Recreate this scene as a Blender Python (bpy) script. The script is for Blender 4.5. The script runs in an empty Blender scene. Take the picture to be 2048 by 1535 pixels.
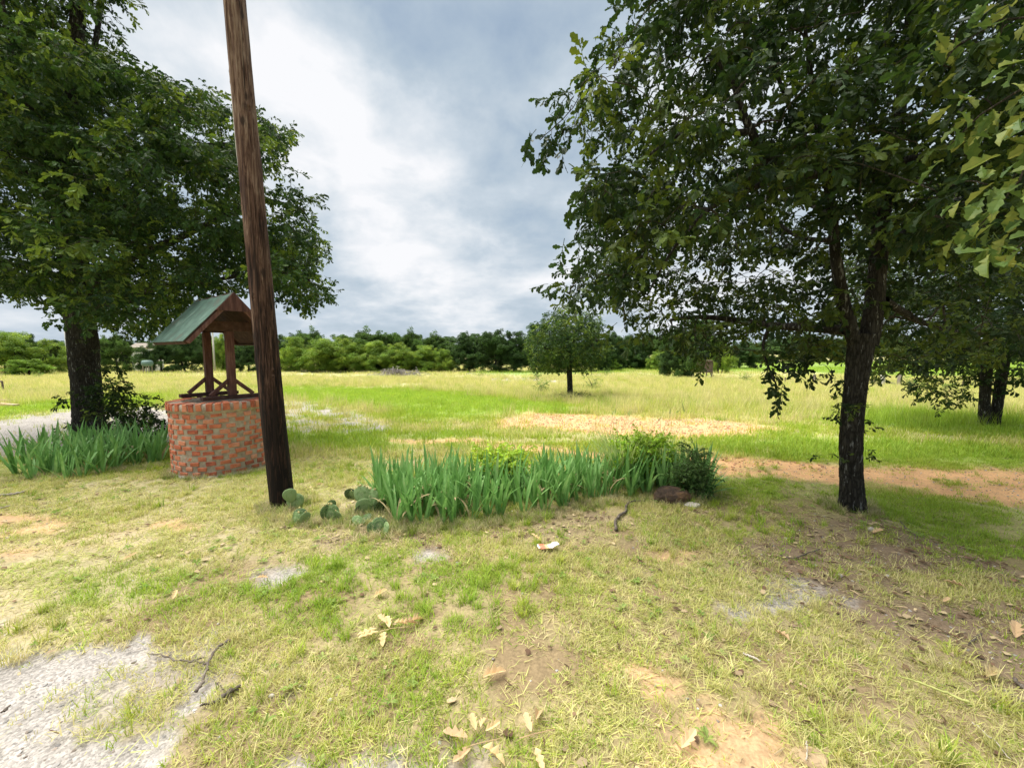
import bpy, bmesh, math, random
import numpy as np
from mathutils import Vector, Matrix

random.seed(7)
RNG = np.random.default_rng(7)
SC = bpy.context.scene
COL = SC.collection

# ------------------------------------------------------------------ camera
FPX = 800.0            # focal length in pixels of the 2048 wide photograph
EYE = 1.6
PITCH = math.atan(67.5 / 800.0)
cam_d = bpy.data.cameras.new('camera')
cam = bpy.data.objects.new('camera', cam_d)
COL.objects.link(cam)
cam.location = (0, 0, EYE)
cam.rotation_euler = (math.pi / 2 - PITCH, 0, 0)
cam_d.sensor_width = 36.0
cam_d.lens = FPX / 2048.0 * 36.0
cam_d.clip_start = 0.05
cam_d.clip_end = 6000
SC.camera = cam

# ------------------------------------------------------------------ light
SUN_EL, SUN_AZ = math.radians(66), math.radians(-62)      # azimuth from +Y, positive to +X
SUN_DIR = Vector((math.sin(SUN_AZ) * math.cos(SUN_EL), math.cos(SUN_AZ) * math.cos(SUN_EL), math.sin(SUN_EL)))
EXPO = 2.6
GAIN = 2 ** EXPO
SC.view_settings.view_transform = 'Standard'
SC.view_settings.look = 'None'
SC.view_settings.exposure = EXPO
SC.view_settings.gamma = 1.0
SC.view_settings.use_curve_mapping = False
sun_d = bpy.data.lights.new('sun', 'SUN')
sun_d.energy = 1.5
sun_d.angle = math.radians(70)
sun_d.color = (1.0, 0.955, 0.88)
sun = bpy.data.objects.new('sun', sun_d)
COL.objects.link(sun)
sun.rotation_euler = SUN_DIR.to_track_quat('Z', 'Y').to_euler()
sun.location = (-10, -4, 20)

CP, SP = math.cos(PITCH), math.sin(PITCH)


def ray(px, py):
    a = (px - 1024.0) / FPX
    b = -(py - 767.5) / FPX
    return np.array([a, CP + b * SP, -SP + b * CP])


def N(nt, typ, **kw):
    n = nt.nodes.new(typ)
    for k, v in kw.items():
        if k == 'ins':
            for kk, vv in v.items():
                n.inputs[kk].default_value = vv
        else:
            setattr(n, k, v)
    return n


def math_node(nt, op, a, b=None, c=None, clamp=False):
    n = nt.nodes.new('ShaderNodeMath')
    n.operation = op
    n.use_clamp = clamp
    for i, v in enumerate((a, b, c)):
        if v is None:
            continue
        if isinstance(v, (int, float)):
            n.inputs[i].default_value = v
        else:
            nt.links.new(v, n.inputs[i])
    return n.outputs[0]


def ramp(nt, fac, stops, interp='LINEAR'):
    n = nt.nodes.new('ShaderNodeValToRGB')
    r = n.color_ramp
    r.interpolation = interp
    while len(r.elements) < len(stops):
        r.elements.new(0.5)
    for e, (p, c) in zip(r.elements, stops):
        e.position = p
        e.color = (*c, 1) if len(c) == 3 else c
    if fac is not None:
        nt.links.new(fac, n.inputs[0])
    return n.outputs[0]


def srgb(r, g, b, k=1.0):
    f = lambda v: ((v / 255 + 0.055) / 1.055) ** 2.4 if v > 10 else v / 255 / 12.92
    return (f(r) * k, f(g) * k, f(b) * k)


world = bpy.data.worlds.new('World')
SC.world = world
world.use_nodes = True
nt = world.node_tree
nt.nodes.clear()
L = nt.links.new
tc = N(nt, 'ShaderNodeTexCoord')
nor = N(nt, 'ShaderNodeVectorMath', operation='NORMALIZE')
L(tc.outputs['Generated'], nor.inputs[0])
sep = N(nt, 'ShaderNodeSeparateXYZ')
L(nor.outputs[0], sep.inputs[0])
zz = math_node(nt, 'ADD', math_node(nt, 'MAXIMUM', sep.outputs[2], 0.0), 0.30)
dv = N(nt, 'ShaderNodeVectorMath', operation='DIVIDE')
cz = N(nt, 'ShaderNodeCombineXYZ')
for i in range(3):
    L(zz, cz.inputs[i])
L(nor.outputs[0], dv.inputs[0])
L(cz.outputs[0], dv.inputs[1])
n_big = N(nt, 'ShaderNodeTexNoise', ins={'Scale': 1.5, 'Detail': 7.0, 'Roughness': 0.5, 'Distortion': 0.15})
n_fine = N(nt, 'ShaderNodeTexNoise', ins={'Scale': 4.2, 'Detail': 8.0, 'Roughness': 0.55, 'Distortion': 0.2})
L(dv.outputs[0], n_big.inputs['Vector'])
L(dv.outputs[0], n_fine.inputs['Vector'])
# warp the view direction a little so that cloud masses get ragged edges
n_w = N(nt, 'ShaderNodeTexNoise', ins={'Scale': 3.2, 'Detail': 6.0, 'Roughness': 0.6})
L(nor.outputs[0], n_w.inputs['Vector'])
wsub = N(nt, 'ShaderNodeVectorMath', operation='SUBTRACT', ins={1: (0.5, 0.5, 0.5)})
L(n_w.outputs['Color'], wsub.inputs[0])
wsc = N(nt, 'ShaderNodeVectorMath', operation='SCALE', ins={'Scale': 0.42})
L(wsub.outputs[0], wsc.inputs[0])
wadd = N(nt, 'ShaderNodeVectorMath', operation='ADD')
L(nor.outputs[0], wadd.inputs[0])
L(wsc.outputs[0], wadd.inputs[1])
wn = N(nt, 'ShaderNodeVectorMath', operation='NORMALIZE')
L(wadd.outputs[0], wn.inputs[0])
tot = math_node(nt, 'MULTIPLY_ADD', math_node(nt, 'SUBTRACT', n_big.outputs[0], 0.5), 1.2, 0.48)
tot = math_node(nt, 'MULTIPLY_ADD', math_node(nt, 'SUBTRACT', n_fine.outputs[0], 0.5), 1.0, tot)
CLOUDS = [  # centre px, angular radius deg, gain: the cloud masses of this sky
    (700, 250, 9, .42), (800, 360, 9, .36), (560, 150, 8, .36), (430, 110, 7, .30), (880, 430, 10, .26),
    (980, 480, 10, .20), (960, 90, 16, -.26), (1010, 250, 13, -.34), (1060, 330, 9, -.16), (870, 130, 10, -.16),
    (700, 480, 11, -.12), (1050, 560, 10, -.10), (860, 615, 8, .26), (640, 600, 7, .14), (760, 560, 7, -.16),
    (300, 30, 12, -.06), (1600, 300, 26, .34), (1130, 440, 8, .30), (1000, 600, 9, .22), (1300, 560, 9, .06), (60, 640, 12, .28),
]
for (px, py, r, g) in CLOUDS:
    d = ray(px, py)
    d = d / np.linalg.norm(d)
    dt = N(nt, 'ShaderNodeVectorMath', operation='DOT_PRODUCT', ins={1: tuple(d)})
    L(wn.outputs[0], dt.inputs[0])
    mr = N(nt, 'ShaderNodeMapRange', interpolation_type='SMOOTHERSTEP',
           ins={'From Min': math.cos(math.radians(r * 1.7)), 'From Max': 1.0, 'To Min': 0.0, 'To Max': g * .52})
    L(dt.outputs['Value'], mr.inputs['Value'])
    tot = math_node(nt, 'ADD', tot, mr.outputs[0])
k = 1.0 / GAIN
cloud = ramp(nt, tot, [(0.10, srgb(153, 172, 191, k)), (0.36, srgb(181, 197, 211, k)),
                       (0.56, srgb(200, 213, 225, k)), (0.78, srgb(226, 233, 240, k)), (1.0, srgb(250, 251, 254, k))])
sky = N(nt, 'ShaderNodeTexSky', sky_type='NISHITA', sun_disc=False, sun_elevation=SUN_EL,
        sun_rotation=SUN_AZ, air_density=1.0, dust_density=1.2, ozone_density=1.0)
bg1 = N(nt, 'ShaderNodeBackground', ins={'Strength': 0.05})
L(sky.outputs[0], bg1.inputs[0])
bg2 = N(nt, 'ShaderNodeBackground', ins={'Strength': 1.0})
L(cloud, bg2.inputs[0])
cover = N(nt, 'ShaderNodeMapRange', ins={'From Min': 0.15, 'From Max': 0.5, 'To Min': 0.93, 'To Max': 1.0})
L(tot, cover.inputs['Value'])
mx = N(nt, 'ShaderNodeMixShader')
L(cover.outputs[0], mx.inputs[0])
L(bg1.outputs[0], mx.inputs[1])
L(bg2.outputs[0], mx.inputs[2])
wo = N(nt, 'ShaderNodeOutputWorld')
L(mx.outputs[0], wo.inputs[0])

# ------------------------------------------------------------------ numeric helpers


def _hash(ix, iy, iz, seed):
    h = (ix.astype(np.int64) * 374761393 + iy.astype(np.int64) * 668265263 + iz.astype(np.int64) * 2147483647
         + seed * 974634777) & 0xFFFFFFFF
    h = ((h ^ (h >> 13)) * 1274126177) & 0xFFFFFFFF
    h = h ^ (h >> 16)
    return (h & 0xFFFFFF) / float(0xFFFFFF)


def vnoise(x, y, z=None, seed=0):
    x = np.asarray(x, float)
    y = np.asarray(y, float)
    z = np.zeros_like(x) if z is None else np.asarray(z, float)
    ix, iy, iz = np.floor(x), np.floor(y), np.floor(z)
    fx, fy, fz = x - ix, y - iy, z - iz
    fx, fy, fz = (t * t * (3 - 2 * t) for t in (fx, fy, fz))
    r = 0
    for dx in (0, 1):
        for dy in (0, 1):
            for dz in (0, 1):
                w = (fx if dx else 1 - fx) * (fy if dy else 1 - fy) * (fz if dz else 1 - fz)
                r = r + w * _hash(ix + dx, iy + dy, iz + dz, seed)
    return r


def fbm(x, y, z=None, octv=4, seed=0, rough=0.5):
    r, a, s = 0, 1.0, 0
    for o in range(octv):
        r = r + a * vnoise(np.asarray(x) * 2 ** o, np.asarray(y) * 2 ** o, None if z is None else np.asarray(z) * 2 ** o, seed + o * 17)
        s += a
        a *= rough
    return r / s


def sstep(a, b, x):
    t = np.clip((x - a) / (b - a), 0, 1)
    return t * t * (3 - 2 * t)


def tz(Y):
    return -3.6 * (1 - np.exp(-np.maximum(0, np.asarray(Y, float) - 4) / 75.0))


def gz(x, y):
    x = np.asarray(x, float)
    y = np.asarray(y, float)
    far = sstep(8, 30, np.hypot(x, y))
    z = tz(y) + 0.045 * (fbm(x * .9 + 3, y * .9, octv=4, seed=3) - .5) * (1 - .5 * far)
    z = z + far * 0.5 * (fbm(x / 9 + 11, y / 9, octv=3, seed=5) - .5)
    return z


def ground(px, py):
    d = ray(px, py)
    t = 0.5
    while t < 900:
        p = d * t + np.array([0, 0, EYE])
        if p[2] < float(tz(p[1])):
            break
        t += max(.004, t * .0015)
    return np.array([p[0], p[1], float(gz(p[0], p[1]))])


def atY(px, py, Y):
    d = ray(px, py)
    return d * (Y / d[1]) + np.array([0, 0, EYE])


def atZ(px, py, Z):
    d = ray(px, py)
    return d * ((Z - EYE) / d[2]) + np.array([0, 0, EYE])


def sdf_poly(P, x, y):
    """signed distance (negative inside) of points to polygon P (n,2)"""
    P = np.asarray(P, float)
    dmin = np.full(np.shape(x), 1e18)
    inside = np.zeros(np.shape(x), bool)
    n = len(P)
    for i in range(n):
        ax, ay = P[i]
        bx, by = P[(i + 1) % n]
        ex, ey = bx - ax, by - ay
        t = np.clip(((x - ax) * ex + (y - ay) * ey) / (ex * ex + ey * ey + 1e-12), 0, 1)
        dmin = np.minimum(dmin, (x - ax - t * ex) ** 2 + (y - ay - t * ey) ** 2)
        c = ((ay > y) != (by > y))
        with np.errstate(divide='ignore', invalid='ignore'):
            xi = ax + (y - ay) * ex / (by - ay if by != ay else 1e-12)
        inside ^= c & (x < xi)
    d = np.sqrt(dmin)
    return np.where(inside, -d, d)


# ------------------------------------------------------------------ object helpers


def setp(o, label=None, cat=None, group=None, kind=None):
    if label:
        o['label'] = label
    if cat:
        o['category'] = cat
    if group:
        o['group'] = group
    if kind:
        o['kind'] = kind
    return o


def thing(name, loc, label, cat, group=None, rot=(0, 0, 0)):
    o = bpy.data.objects.new(name, None)
    o.empty_display_size = 0.1
    COL.objects.link(o)
    o.location = loc
    o.rotation_euler = rot
    return setp(o, label, cat, group)


class MB:
    def __init__(s):
        s.v, s.f, s.n = [], [], 0

    def add(s, v, f):
        v = np.asarray(v, float).reshape(-1, 3)
        s.v.append(v)
        s.f += [tuple(i + s.n for i in q) for q in f]
        s.n += len(v)

    def tube(s, pts, rad, seg=7, cap=True):
        pts = np.asarray(pts, float)
        n = len(pts)
        tan = np.gradient(pts, axis=0)
        tan /= np.linalg.norm(tan, axis=1)[:, None] + 1e-9
        ref = np.array([1.0, .02, .03]) if abs(tan[0][0]) < .8 else np.array([0, 1.0, .05])
        V = []
        for i in range(n):
            u = np.cross(tan[i], ref)
            u /= np.linalg.norm(u) + 1e-9
            w = np.cross(tan[i], u)
            ref = np.cross(u, tan[i]) if False else ref
            a = np.arange(seg) * 2 * math.pi / seg
            V.append(pts[i] + rad[i] * (np.cos(a)[:, None] * u + np.sin(a)[:, None] * w))
        V = np.concatenate(V)
        F = []
        for i in range(n - 1):
            for j in range(seg):
                k = (j + 1) % seg
                F.append((i * seg + j, i * seg + k, (i + 1) * seg + k, (i + 1) * seg + j))
        if cap:
            F.append(tuple(range(seg - 1, -1, -1)))
            F.append(tuple((n - 1) * seg + j for j in range(seg)))
        s.add(V, F)

    def beam(s, p0, p1, w, h, up=(0, 0, 1)):
        p0, p1, up = (np.asarray(q, float) for q in (p0, p1, up))
        t = (p1 - p0) / np.linalg.norm(p1 - p0)
        sd = np.cross(t, up)
        sd /= np.linalg.norm(sd)
        u = np.cross(sd, t)
        V = [p + a * sd * w / 2 + b * u * h / 2 for p in (p0, p1) for a, b in ((-1, -1), (1, -1), (1, 1), (-1, 1))]
        s.add(V, [(0, 1, 2, 3), (7, 6, 5, 4), (0, 4, 5, 1), (1, 5, 6, 2), (2, 6, 7, 3), (3, 7, 4, 0)])

    def mesh(s, name, mat, origin=(0, 0, 0), smooth=False, bevel=0):
        me = bpy.data.meshes.new(name)
        v = np.concatenate(s.v) - np.asarray(origin, float)
        me.from_pydata(v.tolist(), [], s.f)
        if bevel:
            bm = bmesh.new()
            bm.from_mesh(me)
            bmesh.ops.recalc_face_normals(bm, faces=bm.faces)
            bmesh.ops.bevel(bm, geom=bm.edges[:], offset=bevel, segments=1, affect='EDGES')
            bm.to_mesh(me)
            bm.free()
        if smooth:
            me.polygons.foreach_set('use_smooth', [True] * len(me.polygons))
        if mat is not None:
            me.materials.append(mat)
        me.update()
        return me

    def obj(s, name, mat, parent=None, smooth=False, bevel=0):
        org = tuple(parent.location) if parent is not None else (0, 0, 0)
        o = bpy.data.objects.new(name, s.mesh(name, mat, org, smooth, bevel))
        COL.objects.link(o)
        if parent is not None:
            o.parent = parent
        return o


def place(name, me, parent=None, loc=(0, 0, 0), rot=(0, 0, 0), scale=(1, 1, 1)):
    o = bpy.data.objects.new(name, me)
    COL.objects.link(o)
    o.parent = parent
    o.location = loc
    o.rotation_euler = rot
    o.scale = scale
    return o


def instancer_group(n):
    ng = bpy.data.node_groups.get('spread_%d' % n)
    if ng:
        return ng
    ng = bpy.data.node_groups.new('spread_%d' % n, 'GeometryNodeTree')
    ng.interface.new_socket('Geometry', in_out='INPUT', socket_type='NodeSocketGeometry')
    ng.interface.new_socket('Geometry', in_out='OUTPUT', socket_type='NodeSocketGeometry')
    gi = ng.nodes.new('NodeGroupInput')
    go = ng.nodes.new('NodeGroupOutput')
    lk = ng.links.new

    def named(name, typ):
        a = ng.nodes.new('GeometryNodeInputNamedAttribute')
        a.data_type = typ
        a.inputs['Name'].default_value = name
        return a.outputs['Attribute']
    pid = named('pid', 'INT')

    def sep(k):
        c = ng.nodes.new('FunctionNodeCompare')
        c.data_type = 'INT'
        c.operation = 'EQUAL'
        lk(pid, c.inputs[2])
        c.inputs[3].default_value = k
        s = ng.nodes.new('GeometryNodeSeparateGeometry')
        s.domain = 'POINT'
        lk(gi.outputs[0], s.inputs['Geometry'])
        lk(c.outputs[0], s.inputs['Selection'])
        return s.outputs['Selection']
    g2i = ng.nodes.new('GeometryNodeGeometryToInstance')
    for k in range(n):
        lk(sep(k), g2i.inputs[0])
    iop = ng.nodes.new('GeometryNodeInstanceOnPoints')
    lk(sep(-1), iop.inputs['Points'])
    lk(g2i.outputs[0], iop.inputs['Instance'])
    iop.inputs['Pick Instance'].default_value = True
    lk(named('pick', 'INT'), iop.inputs['Instance Index'])
    lk(named('rot', 'FLOAT_VECTOR'), iop.inputs['Rotation'])
    lk(named('scl', 'FLOAT_VECTOR'), iop.inputs['Scale'])
    lk(iop.outputs[0], go.inputs[0])
    return ng


def spread(name, protos, mat, P, rot, scl, tint, parent=None, pick=None, seed=0):
    """One object: prototype meshes (list of (verts, faces)) instanced on points P by geometry nodes."""
    P = np.asarray(P, float)
    n = len(P)
    org = np.array(tuple(parent.location)) if parent is not None else np.zeros(3)
    V, F, pid, off = [], [], [], 0
    for k, (v, f) in enumerate(protos):
        V.append(v)
        F += [tuple(i + off for i in q) for q in f]
        pid += [k] * len(v)
        off += len(v)
    V.append(P - org)
    pid += [-1] * n
    allv = np.concatenate(V)
    me = bpy.data.meshes.new(name)
    me.from_pydata(allv.tolist(), [], F)
    m = len(allv)

    def att(nm, typ, arr, key, dim):
        a = me.attributes.new(nm, typ, 'POINT')
        full = np.zeros((m, dim), dtype=np.int32 if typ == 'INT' else np.float32)
        full[off:] = np.asarray(arr).reshape(n, dim)
        a.data.foreach_set(key, full.ravel())
    a = me.attributes.new('pid', 'INT', 'POINT')
    a.data.foreach_set('value', np.array(pid, dtype=np.int32))
    rg = np.random.default_rng(seed + 5)
    att('pick', 'INT', rg.integers(0, len(protos), n) if pick is None else pick, 'value', 1)
    att('rot', 'FLOAT_VECTOR', rot, 'vector', 3)
    scl = np.asarray(scl, float)
    if scl.ndim == 1:
        scl = np.repeat(scl[:, None], 3, 1)
    att('scl', 'FLOAT_VECTOR', scl, 'vector', 3)
    att('tint', 'FLOAT_VECTOR', tint, 'vector', 3)
    me.materials.append(mat)
    me.update()
    o = bpy.data.objects.new(name, me)
    COL.objects.link(o)
    o.parent = parent
    md = o.modifiers.new('spread', 'NODES')
    md.node_group = instancer_group(len(protos))
    o['kind'] = 'stuff'
    return o


# ------------------------------------------------------------------ materials


def new_mat(name):
    m = bpy.data.materials.new(name)
    m.use_nodes = True
    nt = m.node_tree
    b = nt.nodes['Principled BSDF']
    return m, nt, b


def simple_mat(name, stops, scale=8.0, rough=0.8, stretch=(1, 1, 1), bump=0.3, bscale=None, per_obj=0.0, spec=0.3, detail=6.0, dist=0.01, distort=0.0):
    """colour from a noise through a ramp, with bump"""
    m, nt, b = new_mat(name)
    tc = N(nt, 'ShaderNodeTexCoord')
    mp = N(nt, 'ShaderNodeMapping', ins={'Scale': stretch})
    nt.links.new(tc.outputs['Object'], mp.inputs[0])
    vec = mp.outputs[0]
    oi = N(nt, 'ShaderNodeObjectInfo')
    if per_obj:
        ad = N(nt, 'ShaderNodeVectorMath', operation='ADD')
        sc = N(nt, 'ShaderNodeVectorMath', operation='SCALE', ins={0: (13.0, 7.0, 5.0)})
        nt.links.new(oi.outputs['Random'], sc.inputs['Scale'])
        nt.links.new(vec, ad.inputs[0])
        nt.links.new(sc.outputs[0], ad.inputs[1])
        vec = ad.outputs[0]
    nz = N(nt, 'ShaderNodeTexNoise', ins={'Scale': scale, 'Detail': detail, 'Roughness': 0.62, 'Distortion': distort})
    nt.links.new(vec, nz.inputs['Vector'])
    fac = nz.outputs[0]
    if per_obj:
        fac = math_node(nt, 'ADD', fac, math_node(nt, 'MULTIPLY', math_node(nt, 'SUBTRACT', oi.outputs['Random'], 0.5), per_obj))
    c = ramp(nt, fac, stops)
    nt.links.new(c, b.inputs['Base Color'])
    b.inputs['Roughness'].default_value = rough
    b.inputs['Specular IOR Level'].default_value = spec
    if bump:
        n2 = N(nt, 'ShaderNodeTexNoise', ins={'Scale': bscale or scale * 3, 'Detail': 5.0, 'Roughness': 0.65})
        nt.links.new(vec, n2.inputs['Vector'])
        bp = N(nt, 'ShaderNodeBump', ins={'Strength': bump, 'Distance': dist})
        nt.links.new(n2.outputs[0], bp.inputs['Height'])
        nt.links.new(bp.outputs[0], b.inputs['Normal'])
    return m


def leaf_mat(name, inst=True, base=None, transl=0.3, var=0.28, rough=0.55, spec=0.22):
    m, nt, b = new_mat(name)
    lk = nt.links.new
    if inst:
        at = N(nt, 'ShaderNodeAttribute', attribute_type='INSTANCER', attribute_name='tint')
        col = at.outputs['Color']
    else:
        rgb = N(nt, 'ShaderNodeRGB')
        rgb.outputs[0].default_value = (*base, 1)
        col = rgb.outputs[0]
    oi = N(nt, 'ShaderNodeObjectInfo')
    geo = N(nt, 'ShaderNodeNewGeometry')
    rnd = math_node(nt, 'FRACT', math_node(nt, 'ADD', geo.outputs['Random Per Island'], oi.outputs['Random']))
    hsv = N(nt, 'ShaderNodeHueSaturation')
    lk(col, hsv.inputs['Color'])
    lk(math_node(nt, 'MULTIPLY_ADD', rnd, var * 0.10, 0.5 - var * 0.05), hsv.inputs['Hue'])
    lk(math_node(nt, 'MULTIPLY_ADD', math_node(nt, 'FRACT', math_node(nt, 'MULTIPLY', rnd, 7.31)), var * 2, 1 - var), hsv.inputs['Value'])
    b.inputs['Roughness'].default_value = rough
    b.inputs['Specular IOR Level'].default_value = spec
    lk(hsv.outputs[0], b.inputs['Base Color'])
    tr = N(nt, 'ShaderNodeBsdfTranslucent')
    h2 = N(nt, 'ShaderNodeHueSaturation', ins={'Hue': 0.485, 'Saturation': 1.1, 'Value': 1.25})
    lk(hsv.outputs[0], h2.inputs['Color'])
    lk(h2.outputs[0], tr.inputs['Color'])
    mx = N(nt, 'ShaderNodeMixShader', ins={0: transl})
    lk(b.outputs[0], mx.inputs[1])
    lk(tr.outputs[0], mx.inputs[2])
    lk(mx.outputs[0], nt.nodes['Material Output'].inputs[0])
    return m


def bark_mat(name, dark, light, fleck, s=1.0, fleck_amt=0.62):
    m, nt, b = new_mat(name)
    lk = nt.links.new
    tc = N(nt, 'ShaderNodeTexCoord')
    mp = N(nt, 'ShaderNodeMapping', ins={'Scale': (1, 1, 0.2)})
    lk(tc.outputs['Object'], mp.inputs[0])
    vo = N(nt, 'ShaderNodeTexVoronoi', feature='DISTANCE_TO_EDGE', ins={'Scale': 36 * s, 'Randomness': 1.0})
    nz = N(nt, 'ShaderNodeTexNoise', ins={'Scale': 14 * s, 'Detail': 8.0, 'Roughness': 0.7})
    wp = N(nt, 'ShaderNodeVectorMath', operation='SCALE', ins={'Scale': 0.09})
    lk(mp.outputs[0], nz.inputs['Vector'])
    lk(nz.outputs['Color'], wp.inputs[0])
    ad = N(nt, 'ShaderNodeVectorMath', operation='ADD')
    lk(mp.outputs[0], ad.inputs[0])
    lk(wp.outputs[0], ad.inputs[1])
    lk(ad.outputs[0], vo.inputs['Vector'])
    edge = math_node(nt, 'MULTIPLY', vo.outputs['Distance'], 5.0, clamp=True)
    h = math_node(nt, 'ADD', math_node(nt, 'MULTIPLY', edge, 0.45), math_node(nt, 'MULTIPLY', nz.outputs[0], 0.9))
    c1 = ramp(nt, h, [(0.25, dark), (0.95, light)])
    n3 = N(nt, 'ShaderNodeTexNoise', ins={'Scale': 38 * s, 'Detail': 4.0, 'Roughness': 0.6})
    lk(mp.outputs[0], n3.inputs['Vector'])
    fl = N(nt, 'ShaderNodeMapRange', ins={'From Min': fleck_amt, 'From Max': fleck_amt + 0.06})
    lk(n3.outputs[0], fl.inputs['Value'])
    mixc = N(nt, 'ShaderNodeMix', data_type='RGBA')
    lk(fl.outputs[0], mixc.inputs['Factor'])
    lk(c1, mixc.inputs['A'])
    mixc.inputs['B'].default_value = (*fleck, 1)
    lk(mixc.outputs['Result'], b.inputs['Base Color'])
    b.inputs['Roughness'].default_value = 0.95
    b.inputs['Specular IOR Level'].default_value = 0.1
    bp = N(nt, 'ShaderNodeBump', ins={'Strength': 0.9, 'Distance': 0.015})
    lk(h, bp.inputs['Height'])
    lk(bp.outputs[0], b.inputs['Normal'])
    return m


M_BARK = bark_mat('oak_bark', (.008, .007, .006), (.048, .044, .038), (.20, .20, .19), fleck_amt=.60)
M_BARK2 = bark_mat('twig_bark', (.02, .017, .013), (.10, .085, .065), (.22, .22, .20), s=2.0)
M_LEAF = leaf_mat('oak_leaf')
M_GRASS = leaf_mat('grass_blade', transl=0.35, var=0.22, rough=0.75, spec=0.12)
M_DRYLEAF = leaf_mat('dry_leaf', inst=False, base=(.60, .44, .24), transl=0.15, var=0.25, rough=.8, spec=.1)

# ------------------------------------------------------------------ ground
# zones drawn as outlines, turned into places on the ground
ZP = {}


def zone(name, pts):
    ZP.setdefault(name, []).append(np.array([ground(*p)[:2] for p in pts]))


zone('gravel', [(-700, 1330), (0, 1285), (70, 1262), (150, 1262), (250, 1262), (330, 1238), (400, 1262), (520, 1290), (610, 1340), (600, 1400), (530, 1430), (480, 1480), (430, 1535), (400, 1700), (-700, 1700)])
zone('gravel', [(-900, 850), (0, 838), (80, 830), (150, 822), (330, 812), (420, 838), (420, 890), (200, 905), (0, 915), (-900, 960)])
zone('gravelp', [(560, 800), (640, 805), (700, 818), (760, 842), (790, 856), (700, 864), (560, 862)])
zone('gravelp', [(540, 1135), (600, 1120), (620, 1140), (570, 1155)])
zone('gravelp', [(820, 1105), (890, 1098), (900, 1108), (840, 1120)])
zone('gravelp', [(1440, 1200), (1560, 1165), (1620, 1165), (1700, 1195), (1640, 1215), (1560, 1235), (1470, 1230)])
zone('gravelp', [(540, 1500), (640, 1480), (800, 1490), (1000, 1510), (1000, 1620), (540, 1620)])
zone('gravelp', [(940, 757), (1010, 754), (1140, 762), (1130, 767), (980, 763)])
zone('gravelp', [(1500, 800), (1560, 795), (1600, 800), (1560, 808)])
zone('sand', [(980, 842), (1060, 826), (1180, 828), (1300, 835), (1440, 838), (1550, 858), (1500, 872), (1400, 874), (1250, 874), (1120, 862), (1000, 856)])
zone('sand', [(790, 880), (960, 878), (1100, 895), (1250, 905), (1420, 905), (1560, 918), (1700, 935), (1780, 925), (1900, 930), (2048, 932), (2600, 960), (2600, 1045), (2048, 1012), (1850, 990), (1690, 970), (1560, 953), (1450, 945), (1250, 925), (1050, 905), (900, 892)])
zone('clay', [(-500, 1030), (0, 1025), (60, 1030), (130, 1040), (230, 1042), (330, 1045), (400, 1055), (330, 1070), (210, 1082), (120, 1100), (0, 1125), (-500, 1150)])
zone('clay', [(1250, 1130), (1340, 1100), (1400, 1090), (1330, 1120)])
zone('clay', [(1200, 1330), (1290, 1300), (1370, 1370), (1430, 1420), (1560, 1440), (1600, 1535), (1560, 1700), (1380, 1700), (1340, 1480), (1280, 1380)])
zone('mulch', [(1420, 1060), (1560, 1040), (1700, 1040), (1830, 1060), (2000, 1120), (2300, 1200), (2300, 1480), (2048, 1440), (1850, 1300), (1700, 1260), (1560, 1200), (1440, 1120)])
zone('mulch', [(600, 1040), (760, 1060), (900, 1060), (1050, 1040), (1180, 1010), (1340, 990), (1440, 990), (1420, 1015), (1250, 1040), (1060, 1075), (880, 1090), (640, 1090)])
zone('thatch', [(560, 890), (740, 900), (740, 1040), (560, 1100), (330, 1120), (0, 1180), (-600, 1200), (-600, 960), (0, 970), (330, 960), (540, 960)])
zone('thatch', [(1180, 1150), (1420, 1080), (1750, 1180), (1900, 1300), (2048, 1400), (2300, 1700), (1100, 1700), (1050, 1300)])
zone('green', [(540, 862), (680, 870), (900, 868), (1000, 880), (900, 895), (740, 905), (580, 890)])
zone('green', [(1440, 945), (1560, 960), (1690, 975), (1850, 998), (2048, 1020), (2600, 1060), (2600, 1300), (2048, 1160), (1800, 1060), (1600, 1000), (1450, 980)])
zone('green', [(540, 770), (700, 772), (900, 785), (1100, 810), (1180, 822), (1000, 830), (850, 845), (760, 820), (620, 800), (540, 795)])
zone('green', [(-600, 830), (0, 820), (140, 800), (330, 790), (330, 815), (140, 822), (0, 838), (-600, 850)])
zone('green', [(560, 1130), (700, 1110), (1000, 1150), (1000, 1240), (700, 1230), (560, 1180)])
zone('green', [(60, 1150), (300, 1110), (420, 1160), (330, 1230), (160, 1250)])
zone('green', [(1440, 880), (1700, 880), (2048, 900), (2400, 910), (2400, 930), (2048, 928), (1700, 925), (1440, 900)])
zone('lush', [(1700, 830), (1800, 822), (1980, 835), (2048, 840), (2400, 850), (2400, 880), (2048, 875), (1850, 868), (1720, 850)])
zone('lush', [(1180, 742), (1500, 742), (2048, 760), (2600, 762), (2600, 722), (1180, 722)])
zone('lush', [(960, 741), (1200, 741), (1260, 746), (1100, 750), (960, 747)])
zone('straw', [(540, 745), (960, 748), (1200, 752), (1500, 765), (2048, 790), (2600, 800), (2600, 835), (2048, 825), (1700, 815), (1500, 800), (1200, 790), (900, 775), (540, 762)])
zone('straw', [(-600, 752), (0, 752), (540, 750), (540, 765), (0, 775), (-600, 780)])


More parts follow.
